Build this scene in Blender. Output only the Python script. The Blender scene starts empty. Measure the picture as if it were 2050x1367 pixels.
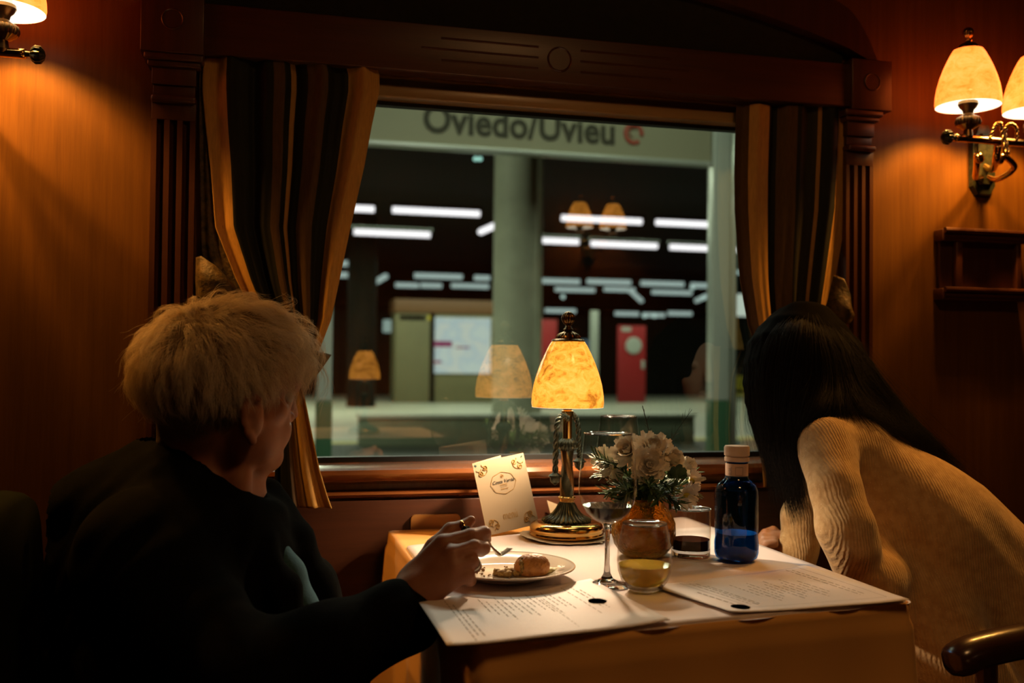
import bpy, bmesh, math, random
import numpy as np
from mathutils import Vector, Matrix, noise as mnoise
random.seed(7); rng = np.random.default_rng(7)
SC = bpy.context.scene; COL = SC.collection
PI = math.pi

# ---------------------------------------------------------------- camera numbers
FPX = 35.0/36.0*2050
YAW, PITCH, ROLL = math.radians(14.4), math.radians(1.12), .01
CAM = np.array([0, -2.03, 1.08])
Fv = np.array([math.sin(YAW)*math.cos(PITCH), math.cos(YAW)*math.cos(PITCH), math.sin(PITCH)])
R0 = np.array([math.cos(YAW), -math.sin(YAW), 0]); U0 = np.cross(R0, Fv)
Rv = R0*math.cos(ROLL)+U0*math.sin(ROLL); Uv = U0*math.cos(ROLL)-R0*math.sin(ROLL)
def ray(x, y): return Fv+Rv*(x-1025)/FPX-Uv*(y-683.5)/FPX
def PZ(x, y, z): d = ray(x, y); return CAM+d*(z-CAM[2])/d[2]
def PY(x, y, Y): d = ray(x, y); return CAM+d*(Y-CAM[1])/d[1]
def PD(x, y, D): return CAM+ray(x, y)*D
V = lambda *a: Vector(a[0] if len(a) == 1 else a)

# ---------------------------------------------------------------- materials
def newmat(name):
    m = bpy.data.materials.new(name); m.use_nodes = True
    nt = m.node_tree; nt.nodes.clear()
    out = nt.nodes.new('ShaderNodeOutputMaterial')
    return m, nt, out
def N(nt, typ, **kw):
    n = nt.nodes.new(typ)
    for k, v in kw.items():
        if k.startswith('i_'):
            k = k[2:]; k = int(k) if k.isdigit() else k.replace('_', ' ')
            n.inputs[k].default_value = v
        else: setattr(n, k, v)
    return n
def rgba(c): return (c[0], c[1], c[2], 1)
def coords(nt, scale=(1, 1, 1), src='Object'):
    tc = N(nt, 'ShaderNodeTexCoord'); mp = N(nt, 'ShaderNodeMapping')
    mp.inputs['Scale'].default_value = scale
    nt.links.new(tc.outputs[src], mp.inputs['Vector']); return mp.outputs[0]
def ramp(nt, fac, stops, interp='LINEAR'):
    r = N(nt, 'ShaderNodeValToRGB'); r.color_ramp.interpolation = interp
    els = r.color_ramp.elements
    while len(els) < len(stops): els.new(.5)
    for e, (p, c) in zip(els, stops): e.position = p; e.color = rgba(c)
    nt.links.new(fac, r.inputs[0]); return r.outputs[0]
def noise_(nt, vec, scale, detail=4, rough=.5, dist=0):
    n = N(nt, 'ShaderNodeTexNoise'); n.inputs['Scale'].default_value = scale
    n.inputs['Detail'].default_value = detail; n.inputs['Roughness'].default_value = rough
    n.inputs['Distortion'].default_value = dist
    if vec is not None: nt.links.new(vec, n.inputs['Vector'])
    return n.outputs['Fac']
def bump_(nt, h, strength=.3, dist=.002):
    b = N(nt, 'ShaderNodeBump'); b.inputs['Strength'].default_value = strength
    b.inputs['Distance'].default_value = dist; nt.links.new(h, b.inputs['Height']); return b.outputs[0]
def pbr(name, col, rough=.5, metal=0, spec=.5, var=None, vscale=20, vdetail=4, stretch=(1, 1, 1), bump=0, bscale=200,
        bdist=.001, coat=0, trans=0, ior=1.45, sheen=0, sss=0, emis=None, estr=0, alpha=1):
    m, nt, out = newmat(name)
    p = N(nt, 'ShaderNodeBsdfPrincipled')
    p.inputs['Base Color'].default_value = rgba(col); p.inputs['Roughness'].default_value = rough
    p.inputs['Metallic'].default_value = metal; p.inputs['Specular IOR Level'].default_value = spec
    p.inputs['Coat Weight'].default_value = coat; p.inputs['Coat Roughness'].default_value = .15
    p.inputs['Transmission Weight'].default_value = trans; p.inputs['IOR'].default_value = ior
    p.inputs['Sheen Weight'].default_value = sheen
    p.inputs['Subsurface Weight'].default_value = sss
    if sss: p.inputs['Subsurface Radius'].default_value = (.01, .004, .002); p.inputs['Subsurface Scale'].default_value = 1
    if emis: p.inputs['Emission Color'].default_value = rgba(emis); p.inputs['Emission Strength'].default_value = estr
    vec = coords(nt, stretch)
    if var is not None:
        c = ramp(nt, noise_(nt, vec, vscale, vdetail, .6), [(.3, col), (.7, var)])
        nt.links.new(c, p.inputs['Base Color'])
    if bump:
        nt.links.new(bump_(nt, noise_(nt, vec, bscale, 3), bump, bdist), p.inputs['Normal'])
    nt.links.new(p.outputs[0], out.inputs[0]); return m
def wood(name, c1, c2, rough=.38, coat=.25, axis='z', scale=14, spec=.5):
    m, nt, out = newmat(name)
    p = N(nt, 'ShaderNodeBsdfPrincipled')
    st = {'z': (9, 9, .35), 'x': (.35, 9, 9)}[axis]
    vec = coords(nt, st)
    a = noise_(nt, vec, scale*.5, 6, .65, .4); b = noise_(nt, vec, scale*4, 4, .6)
    mx = N(nt, 'ShaderNodeMath', operation='MULTIPLY_ADD'); nt.links.new(b, mx.inputs[0]); mx.inputs[1].default_value = .35
    nt.links.new(a, mx.inputs[2])
    c = ramp(nt, mx.outputs[0], [(.42, c1), (.95, c2)])
    nt.links.new(c, p.inputs['Base Color'])
    p.inputs['Roughness'].default_value = rough; p.inputs['Coat Weight'].default_value = coat
    p.inputs['Coat Roughness'].default_value = .25; p.inputs['Specular IOR Level'].default_value = spec
    nt.links.new(bump_(nt, b, .08, .001), p.inputs['Normal'])
    nt.links.new(p.outputs[0], out.inputs[0]); return m
def thin_glass(name, tint=(1, 1, 1), refl=.05, edge=.5, rough=.0, gcol=(1, 1, 1), edgecol=None, bump=0, bscale=60):
    m, nt, out = newmat(name)
    tr = N(nt, 'ShaderNodeBsdfTransparent'); tr.inputs[0].default_value = rgba(tint)
    gl = N(nt, 'ShaderNodeBsdfGlossy'); gl.inputs['Roughness'].default_value = rough; gl.inputs[0].default_value = rgba(gcol)
    lw = N(nt, 'ShaderNodeLayerWeight'); lw.inputs[0].default_value = .5
    pw = N(nt, 'ShaderNodeMath', operation='POWER'); nt.links.new(lw.outputs['Facing'], pw.inputs[0]); pw.inputs[1].default_value = 4.5
    ma = N(nt, 'ShaderNodeMath', operation='MULTIPLY_ADD'); nt.links.new(pw.outputs[0], ma.inputs[0])
    ma.inputs[1].default_value = edge; ma.inputs[2].default_value = refl
    if edgecol:
        c = ramp(nt, lw.outputs['Facing'], [(.0, tint), (.95, edgecol)]); nt.links.new(c, tr.inputs[0])
    if bump:
        vec = coords(nt); v = N(nt, 'ShaderNodeTexVoronoi'); v.inputs['Scale'].default_value = bscale
        nt.links.new(vec, v.inputs['Vector']); nt.links.new(bump_(nt, v.outputs[0], bump, .004), gl.inputs['Normal'])
    mx = N(nt, 'ShaderNodeMixShader'); nt.links.new(ma.outputs[0], mx.inputs[0])
    nt.links.new(tr.outputs[0], mx.inputs[1]); nt.links.new(gl.outputs[0], mx.inputs[2])
    nt.links.new(mx.outputs[0], out.inputs[0]); return m
def emit(name, col, s=1):
    m, nt, out = newmat(name); e = N(nt, 'ShaderNodeEmission'); e.inputs[0].default_value = rgba(col)
    e.inputs[1].default_value = s; nt.links.new(e.outputs[0], out.inputs[0]); return m

# ---------------------------------------------------------------- object helpers
def finish(bm, name, mat, parent=None, smooth=True, autos=None, loc=None):
    me = bpy.data.meshes.new(name); bmesh.ops.recalc_face_normals(bm, faces=bm.faces[:]) if autos != 'keep' else None
    bm.to_mesh(me); bm.free()
    return link(me, name, mat, parent, smooth)
def link(me, name, mat, parent=None, smooth=True):
    o = bpy.data.objects.new(name, me); COL.objects.link(o)
    mats = mat if isinstance(mat, (list, tuple)) else [mat]
    for m in mats: me.materials.append(m)
    if smooth:
        me.polygons.foreach_set('use_smooth', [True]*len(me.polygons))
        if smooth == 'auto':
            try: me.set_sharp_from_angle(angle=math.radians(35))
            except Exception: pass
    if parent is not None: o.parent = parent
    return o
def thing(name, label, cat, loc=(0, 0, 0), rz=0, group=None):
    o = bpy.data.objects.new(name, None); COL.objects.link(o); o.empty_display_size = .05
    o.location = loc; o.rotation_euler = (0, 0, rz); return tag(o, label, cat, group)
def tag(o, label, cat, group=None):
    o['label'] = label; o['category'] = cat
    if group: o['group'] = group
    return o
def struct(o): o['kind'] = 'structure'; return o
def box(bm, a, b, bev=0, mat=0):
    x0, y0, z0 = a; x1, y1, z1 = b
    vs = [bm.verts.new(p) for p in [(x0, y0, z0), (x1, y0, z0), (x1, y1, z0), (x0, y1, z0), (x0, y0, z1), (x1, y0, z1), (x1, y1, z1), (x0, y1, z1)]]
    fs = [bm.faces.new([vs[i] for i in f]) for f in [(3, 2, 1, 0), (4, 5, 6, 7), (0, 1, 5, 4), (1, 2, 6, 5), (2, 3, 7, 6), (3, 0, 4, 7)]]
    for f in fs: f.material_index = mat
    if bev:
        es = list({e for f in fs for e in f.edges})
        bmesh.ops.bevel(bm, geom=es, offset=bev, segments=3, affect='EDGES', profile=.5)
def boxobj(name, a, b, mat, parent=None, bev=.002):
    bm = bmesh.new(); box(bm, a, b, bev); return finish(bm, name, mat, parent, 'auto')
def lathe(bm, prof, seg=48, c=(0, 0, 0), ribs=0, ramp_=0, rib_rng=None, twist=0, M=None, cap=True):
    """prof [(r,z)...]; ribs modulate radius"""
    rings = []
    for i, (r, z) in enumerate(prof):
        ring = []
        am = ramp_ if (ribs and (rib_rng is None or rib_rng[0] <= z <= rib_rng[1])) else 0
        for k in range(seg):
            t = 2*PI*k/seg; rr = r*(1+am*(abs(math.cos(ribs*.5*t+twist*z))-.6)) if am else r
            p = Vector((rr*math.cos(t), rr*math.sin(t), z))
            if M is not None: p = M @ p
            ring.append(bm.verts.new(p+Vector(c)))
        rings.append(ring)
    for a, b in zip(rings, rings[1:]):
        for k in range(seg): bm.faces.new((a[k], a[(k+1) % seg], b[(k+1) % seg], b[k]))
    if cap:
        for ring, (r, z) in ((rings[0], prof[0]), (rings[-1], prof[-1])):
            if r > 1e-5:
                try: bm.faces.new(ring)
                except Exception: pass
def latheobj(name, prof, mat, parent=None, smooth='auto', **kw):
    bm = bmesh.new(); lathe(bm, prof, **kw); bmesh.ops.remove_doubles(bm, verts=bm.verts[:], dist=1e-6)
    return finish(bm, name, mat, parent, smooth)
def tube(bm, pts, r, seg=10, cap=True, flat=None):
    pts = [Vector(p) for p in pts]; n = len(pts)
    rs = r if isinstance(r, (list, tuple)) else [r]*n
    t0 = (pts[1]-pts[0]).normalized(); up = Vector((0, 0, 1)) if abs(t0.z) < .9 else Vector((0, 1, 0))
    nrm = t0.cross(up).normalized(); rings = []
    for i in range(n):
        t = (pts[min(i+1, n-1)]-pts[max(i-1, 0)]).normalized()
        nrm = (nrm-t*nrm.dot(t)).normalized(); b = t.cross(nrm)
        ring = []
        for k in range(seg):
            a = 2*PI*k/seg
            ring.append(bm.verts.new(pts[i]+nrm*math.cos(a)*rs[i]+b*math.sin(a)*rs[i]*(flat or 1)))
        rings.append(ring)
    for a, b in zip(rings, rings[1:]):
        for k in range(seg): bm.faces.new((a[k], a[(k+1) % seg], b[(k+1) % seg], b[k]))
    if cap: bm.faces.new(rings[0][::-1]); bm.faces.new(rings[-1])
def tubeobj(name, pts, r, mat, parent=None, **kw):
    bm = bmesh.new(); tube(bm, pts, r, **kw); return finish(bm, name, mat, parent, 'auto')
def spline(pts, n=40):
    pts = [np.array(p, float) for p in pts]; P = [2*pts[0]-pts[1]]+pts+[2*pts[-1]-pts[-2]]; out = []
    seg = len(pts)-1
    for i in range(n):
        t = i/(n-1)*seg; k = min(int(t), seg-1); u = t-k
        a, b, c, d = P[k:k+4]
        out.append(.5*((2*b)+(-a+c)*u+(2*a-5*b+4*c-d)*u*u+(-a+3*b-3*c+d)*u**3))
    return out
def sphere(bm, c, r, seg=16, sc=(1, 1, 1)):
    M = Matrix.Translation(c) @ Matrix.Diagonal((r*sc[0], r*sc[1], r*sc[2], 1))
    bmesh.ops.create_uvsphere(bm, u_segments=seg, v_segments=max(6, seg//2), radius=1, matrix=M)
def textmesh(name, s, size, M, mat, parent=None, offset=0, extrude=.0004, space=1, shear=0):
    cu = bpy.data.curves.new(name, 'FONT'); cu.body = s; cu.size = size; cu.offset = offset; cu.extrude = extrude
    cu.align_x = 'CENTER'; cu.align_y = 'CENTER'; cu.space_character = space; cu.shear = shear; cu.resolution_u = 4
    o = bpy.data.objects.new(name, cu); COL.objects.link(o)
    dg = bpy.context.evaluated_depsgraph_get(); me = bpy.data.meshes.new_from_object(o.evaluated_get(dg))
    bpy.data.objects.remove(o); me.transform(M); me.materials.clear()
    return link(me, name, mat, parent, False)
def frameM(o, u, v):
    u = Vector(u).normalized(); v = Vector(v); n = u.cross(v).normalized(); v = n.cross(u)
    return Matrix(((u.x, v.x, n.x, o[0]), (u.y, v.y, n.y, o[1]), (u.z, v.z, n.z, o[2]), (0, 0, 0, 1)))
def copy_tree(o, parent=None):
    c = o.copy(); COL.objects.link(c); c.parent = parent
    for ch in [x for x in o.children]: copy_tree(ch, c)
    return c

# ---------------------------------------------------------------- implicit surfaces for bodies and cloth
class SDF:
    def __init__(s, lo, hi, h):
        s.lo = np.array(lo, float); s.h = h
        s.n = np.ceil((np.array(hi)-s.lo)/h).astype(int)+1
        s.f = np.full(s.n, .06, np.float32)
    def _block(s, lo, hi):
        a = np.clip(np.floor((np.array(lo)-s.lo)/s.h).astype(int), 0, s.n); b = np.clip(np.ceil((np.array(hi)-s.lo)/s.h).astype(int)+1, 0, s.n)
        if np.any(b <= a): return None
        g = np.meshgrid(*[s.lo[i]+s.h*np.arange(a[i], b[i]) for i in range(3)], indexing='ij')
        return tuple(slice(a[i], b[i]) for i in range(3)), g
    def _mix(s, sl, d, k, sub):
        f = s.f[sl]; d = d.astype(np.float32)
        if sub: f2 = -f; 
        if k <= 0: s.f[sl] = np.maximum(f, -d) if sub else np.minimum(f, d); return
        a = -f if sub else f; h = np.clip(.5+.5*(d-a)/k, 0, 1)
        r = d*(1-h)+a*h-k*h*(1-h); s.f[sl] = -r if sub else r
    def cone(s, p, q, r1, r2, k=.01, sub=False):
        p = np.array(p, float); q = np.array(q, float); m = max(r1, r2)+k*1.5+.012
        b = s._block(np.minimum(p, q)-m, np.maximum(p, q)+m)
        if b is None: return
        sl, g = b; d = q-p; L = max(d@d, 1e-12)
        t = np.clip(sum((g[i]-p[i])*d[i] for i in range(3))/L, 0, 1)
        dist = np.sqrt(sum((g[i]-p[i]-t*d[i])**2 for i in range(3)))-(r1+(r2-r1)*t)
        s._mix(sl, dist, k, sub)
    def ell(s, c, r, R=None, k=.01, sub=False):
        c = np.array(c, float); r = np.array(r, float); m = max(r)+k*1.5+.012
        b = s._block(c-m, c+m)
        if b is None: return
        sl, g = b; d = [g[i]-c[i] for i in range(3)]
        if R is not None: d = [sum(R[j, i]*d[j] for j in range(3)) for i in range(3)]
        k0 = np.sqrt(sum((d[i]/r[i])**2 for i in range(3))); k1 = np.sqrt(sum((d[i]/r[i]**2)**2 for i in range(3)))+1e-9
        s._mix(sl, k0*(k0-1)/k1, k, sub)
    def chain(s, pts, rs, k=.01, sub=False):
        for i in range(len(pts)-1): s.cone(pts[i], pts[i+1], rs[i], rs[i+1], k, sub)
    def displace(s, fn):
        g = np.meshgrid(*[s.lo[i]+s.h*np.arange(s.n[i]) for i in range(3)], indexing='ij')
        s.f += fn(*g).astype(np.float32)
    def mesh(s, name):
        f = s.f; nx, ny, nz = f.shape; ins = f < 0
        corners = [(i, j, k) for i in (0, 1) for j in (0, 1) for k in (0, 1)]
        cs = np.zeros((nx-1, ny-1, nz-1), np.int8)
        for (i, j, k) in corners: cs += ins[i:nx-1+i, j:ny-1+j, k:nz-1+k]
        act = (cs > 0) & (cs < 8); idx = -np.ones(act.shape, np.int64); cells = np.argwhere(act)
        idx[act] = np.arange(len(cells)); acc = np.zeros((len(cells), 3)); cnt = np.zeros(len(cells))
        for ax in range(3):
            for a in (0, 1):
                for b in (0, 1):
                    o1 = [0, 0, 0]; oth = [x for x in range(3) if x != ax]; o1[oth[0]] = a; o1[oth[1]] = b
                    o2 = list(o1); o2[ax] = 1
                    c1 = cells+o1; c2 = cells+o2
                    f1 = f[c1[:, 0], c1[:, 1], c1[:, 2]]; f2 = f[c2[:, 0], c2[:, 1], c2[:, 2]]
                    m = (f1 < 0) != (f2 < 0); t = np.where(m, f1/np.where(m, f1-f2, 1), 0)
                    p = np.array(o1)[None, :].repeat(len(cells), 0).astype(float); p[:, ax] += t
                    acc[m] += p[m]; cnt[m] += 1
        v = (cells+acc/cnt[:, None])*s.h+s.lo
        quads = []
        for ax in range(3):
            oth = [x for x in range(3) if x != ax]
            sl1 = [slice(None)]*3; sl2 = [slice(None)]*3; sl1[ax] = slice(0, -1); sl2[ax] = slice(1, None)
            a, b = ins[tuple(sl1)], ins[tuple(sl2)]
            e = np.argwhere(a != b); fl = a[tuple(e.T)]
            ok = np.ones(len(e), bool)
            for o in oth: ok &= (e[:, o] > 0) & (e[:, o] < f.shape[o]-1)
            e, fl = e[ok], fl[ok]
            def id_(d0, d1):
                q = e.copy(); q[:, oth[0]] -= d0; q[:, oth[1]] -= d1; return idx[q[:, 0], q[:, 1], q[:, 2]]
            Q = np.stack([id_(1, 1), id_(0, 1), id_(0, 0), id_(1, 0)], 1)
            flip = fl if ax != 1 else ~fl
            Q[~flip] = Q[~flip][:, ::-1]; quads.append(Q)
        Q = np.concatenate(quads); Q = Q[(Q >= 0).all(1)]
        me = bpy.data.meshes.new(name); me.vertices.add(len(v)); me.vertices.foreach_set('co', v.ravel())
        me.loops.add(Q.size); me.polygons.add(len(Q)); me.loops.foreach_set('vertex_index', Q.ravel())
        me.polygons.foreach_set('loop_start', np.arange(0, Q.size, 4)); me.polygons.foreach_set('loop_total', np.full(len(Q), 4))
        me.update(); me.validate(); return me
def strands(name, curves, radii, mat, parent=None, tip=.25):
    """curves: array (n, m, 3)"""
    n, m, _ = curves.shape
    hc = bpy.data.hair_curves.new(name); hc.add_curves([m]*n)
    hc.points.foreach_set('position', curves.reshape(-1).astype(np.float32))
    rad = np.linspace(1, tip, m)[None, :]*np.asarray(radii).reshape(-1, 1)*np.ones((n, 1))
    hc.points.foreach_set('radius', rad.reshape(-1).astype(np.float32))
    hc.materials.append(mat)
    o = bpy.data.objects.new(name, hc); COL.objects.link(o)
    if parent is not None: o.parent = parent
    return o
# ================================================================ materials in use
M = {}
M['wall'] = wood('warm_veneer', (.085, .032, .0022), (.145, .058, .0045), rough=.5, coat=.06, spec=.25)
M['trim'] = wood('mahogany', (.045, .0125, .004), (.085, .024, .007), rough=.4, coat=.2)
M['trimx'] = wood('mahogany_long', (.050, .014, .0045), (.088, .025, .0075), rough=.42, coat=.12, axis='x')
M['light_wood'] = wood('pale_strip', (.30, .18, .07), (.40, .25, .10), rough=.35, axis='x')
M['sill'] = wood('sill_wood', (.16, .048, .012), (.25, .085, .022), rough=.16, coat=.8, axis='x')
M['black'] = pbr('black_rubber', (.006, .006, .005), .5)
M['darkgreen'] = pbr('dark_green_cloth', (.012, .013, .006), .9, var=(.018, .018, .008), vscale=60, bump=.3, bscale=300)
M['ceiling'] = pbr('ceiling_board', (.04, .018, .008), .8)
M['floor'] = pbr('carpet', (.03, .02, .012), .95, bump=.5, bscale=400)
M['brass'] = pbr('polished_brass', (.82, .48, .14), .16, metal=1)
M['brass_dark'] = pbr('aged_brass', (.32, .17, .06), .3, metal=1, var=(.20, .12, .05), vscale=60)
M['patina'] = pbr('green_patina_bronze', (.022, .032, .022), .28, metal=.6, var=(.085, .085, .05), vscale=90, vdetail=5, bump=.2, bscale=300)
M['chair'] = pbr('green_velvet', (.0065, .0085, .0035), .95, spec=.05, var=(.0095, .012, .005), vscale=40, bump=.2, bscale=500)
M['leather'] = pbr('brown_leather', (.035, .014, .008), .25, coat=.4, bump=.15, bscale=150)
M['cloth_under'] = pbr('peach_tablecloth', (.86, .46, .13), .85, bump=.25, bscale=900, bdist=.0006, sheen=.1)
M['cloth_white'] = pbr('white_tablecloth', (.78, .69, .68), .8, bump=.25, bscale=900, bdist=.0005)
M['paper'] = pbr('menu_paper', (.82, .74, .71), .6)
M['card'] = pbr('cream_card', (.44, .345, .225), .6)
M['ink'] = pbr('grey_ink', (.32, .26, .20), .8)
M['inkdark'] = pbr('dark_ink', (.06, .055, .04), .7)
M['gold_ink'] = pbr('gold_ink', (.42, .23, .045), .45)
M['teal_ink'] = pbr('teal_ink', (.01, .075, .06), .6)

def shade_mat(name, strength, c_lo, c_mid, c_hi, sc=16):
    m, nt, out = newmat(name)
    vec = coords(nt, (1, 1, 1.5)); a = noise_(nt, vec, sc, 12, .78, 1.4); b = noise_(nt, vec, sc*.45, 4, .5, 1.5)
    mx = N(nt, 'ShaderNodeMath', operation='MULTIPLY_ADD'); nt.links.new(b, mx.inputs[0]); mx.inputs[1].default_value = .5; nt.links.new(a, mx.inputs[2])
    c = ramp(nt, mx.outputs[0], [(.60, c_lo), (.74, c_mid), (.95, c_hi)])
    p = N(nt, 'ShaderNodeBsdfPrincipled'); p.inputs['Roughness'].default_value = .12
    p.inputs['Base Color'].default_value = (.5, .25, .06, 1)
    nt.links.new(c, p.inputs['Emission Color']); p.inputs['Emission Strength'].default_value = strength
    nt.links.new(p.outputs[0], out.inputs[0]); return m
M['shade'] = shade_mat('glowing_alabaster', 1.0, (.50, .15, .010), (1.35, .50, .045), (2.0, .72, .13), 34)
M['shade_wall'] = shade_mat('glowing_alabaster_sconce', 1.0, (1.7, .36, .03), (3.9, .53, .07), (4.7, .67, .14), 24)
M['shade_in'] = emit('lit_inner_glass', (1.0, .86, .62), 2.0)

# ================================================================ the carriage wall with the window
WY = -.05                      # wall face
ox0, ox1, oz0, oz1 = -.07, 1.25, .876, 1.645
bm = bmesh.new()
box(bm, (-2.6, WY, 0), (ox0, .04, 2.6)); box(bm, (ox1, WY, 0), (4.2, .04, 2.6))
box(bm, (ox0, WY, oz1), (ox1, .04, 2.6)); box(bm, (ox0, WY, 0), (ox1, .04, oz0-.02))
wl = struct(finish(bm, 'wall_window', M['wall'], smooth=False)); wl['label'] = 'warm veneered carriage wall around the window'
# pane, seal, inner frame
win = bpy.data.objects.new('window_1', None); COL.objects.link(win); struct(win); win['label'] = 'wide carriage window onto the station platform'
m, nt, out = newmat('window_pane')
tr = N(nt, 'ShaderNodeBsdfTransparent'); tr.inputs[0].default_value = (.90, .97, .90, 1)
gl = N(nt, 'ShaderNodeBsdfGlossy'); gl.inputs['Roughness'].default_value = .0; gl.inputs[0].default_value = (1, 1, 1, 1)
lw = N(nt, 'ShaderNodeFresnel'); lw.inputs[0].default_value = 1.5
ml = N(nt, 'ShaderNodeMath', operation='MULTIPLY'); ml.inputs[1].default_value = 5.0; nt.links.new(lw.outputs[0], ml.inputs[0]); ml.use_clamp = True
mx = N(nt, 'ShaderNodeMixShader'); nt.links.new(ml.outputs[0], mx.inputs[0]); nt.links.new(tr.outputs[0], mx.inputs[1]); nt.links.new(gl.outputs[0], mx.inputs[2])
# dust and scratches on the pane
vec = coords(nt, (1, 1, 1)); vo = N(nt, 'ShaderNodeTexVoronoi'); vo.inputs['Scale'].default_value = 70; nt.links.new(vec, vo.inputs['Vector'])
ds = ramp(nt, vo.outputs['Distance'], [(.0, (.55, .55, .55)), (.055, (0, 0, 0))]); 
nz = noise_(nt, vec, 5, 3); sel = ramp(nt, nz, [(.45, (0, 0, 0)), (.62, (1, 1, 1))])
mm = N(nt, 'ShaderNodeMath', operation='MULTIPLY'); nt.links.new(ds, mm.inputs[0]); nt.links.new(sel, mm.inputs[1])
dif = N(nt, 'ShaderNodeBsdfDiffuse'); dif.inputs[0].default_value = (.6, .6, .55, 1)
haze = N(nt, 'ShaderNodeMath', operation='ADD'); nt.links.new(mm.outputs[0], haze.inputs[0]); haze.inputs[1].default_value = .006
mx2 = N(nt, 'ShaderNodeMixShader'); nt.links.new(haze.outputs[0], mx2.inputs[0]); nt.links.new(mx.outputs[0], mx2.inputs[1]); nt.links.new(dif.outputs[0], mx2.inputs[2])
nt.links.new(mx2.outputs[0], out.inputs[0]); M['pane'] = m
bm = bmesh.new(); vs = [bm.verts.new(p) for p in [(ox0, 0, oz0-.01), (ox1, 0, oz0-.01), (ox1, 0, oz1), (ox0, 0, oz1)]]; bm.faces.new(vs)
struct(finish(bm, 'pane', M['pane'], win, False))
bm = bmesh.new()
box(bm, (ox0, -.012, oz0-.01), (ox1, .01, .884)); box(bm, (ox0, -.012, 1.598), (ox1, .01, 1.608))
box(bm, (ox0, -.012, .88), (ox0+.02, .01, 1.6)); box(bm, (ox1-.02, -.012, .88), (ox1, .01, 1.6))
struct(finish(bm, 'rubber_seal', M['black'], win, False))
struct(boxobj('top_rail', (ox0, -.045, 1.606), (ox1, .01, 1.632), M['light_wood'], win, .004))
struct(boxobj('upper_rail', (ox0, -.035, 1.632), (ox1, .01, 1.72), M['trimx'], win))
# sill: rounded nose
bm = bmesh.new(); prof = [(-.005, .874), (-.075, .870), (-.092, .866), (-.097, .858), (-.092, .848), (-.082, .842), (-.066, .838), (-.052, .834), (-.045, .834)]
for i, x in enumerate((ox0, ox1)):
    pass
def extrude_profile(name, prof, x0, x1, mat, parent=None, axis='x'):
    bm = bmesh.new(); L = []
    for x in (x0, x1):
        L.append([bm.verts.new((x, a, b) if axis == 'x' else (a, b, x)) for a, b in prof])
    n = len(prof)
    for i in range(n): bm.faces.new((L[0][i], L[0][(i+1) % n], L[1][(i+1) % n], L[1][i]))
    bm.faces.new(L[0][::-1]); bm.faces.new(L[1])
    return finish(bm, name, mat, parent, 'auto')
bm.free()
struct(extrude_profile('window_sill', prof+[(-.005, .834)], ox0-.03, ox1+.03, M['sill'], win))
# panelling below the window
z0 = PY(900, 985, -.06)[2]
b1 = struct(extrude_profile('trim_4', [(WY, z0+.008), (-.066, z0+.006), (-.072, z0), (-.066, z0-.006), (WY, z0-.010)], -.1, 1.3, M['sill'])); b1['label'] = 'thin bead moulding under the window sill'
b2 = struct(boxobj('trim_5', (-.1, -.062, .0), (1.3, WY, z0-.012), M['trimx'], None, .003)); b2['label'] = 'dark wood panel under the window bead'
# bracket ledge and plaque by the table
zz = PY(850, 1070, -.075)[2]
tag(boxobj('table_bracket', (.285, -.085, zz-.022), (.90, -.062, zz), M['trimx'], None, .003), 'dark wooden wall bracket behind the table edge', 'bracket')
pl0, pl1 = PY(822, 1065, -.068), PY(921, 1028, -.068)
bm = bmesh.new(); rr = .009; xa, xb, za, zb2 = pl0[0], pl1[0], pl0[2], pl1[2]
oc = [(xa, za), (xb, za)]+[(xb-rr+rr*math.cos(t), zb2-rr+rr*math.sin(t)) for t in np.linspace(0, PI/2, 7)]+[(xa+rr-rr*math.sin(t), zb2-rr+rr*math.cos(t)) for t in np.linspace(0, PI/2, 7)]
A = [bm.verts.new((x, -.072, z)) for x, z in oc]; Bq = [bm.verts.new((x, -.0625, z)) for x, z in oc]; bm.faces.new(A)
for i in range(len(oc)): bm.faces.new((A[i], A[(i+1) % len(oc)], Bq[(i+1) % len(oc)], Bq[i]))
tag(finish(bm, 'wall_plate', pbr('golden_wood_plate', (.42, .20, .05), .35, metal=.2), None, 'auto'), 'small golden-brown rounded plate on the wall behind the hand', 'plate')

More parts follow.
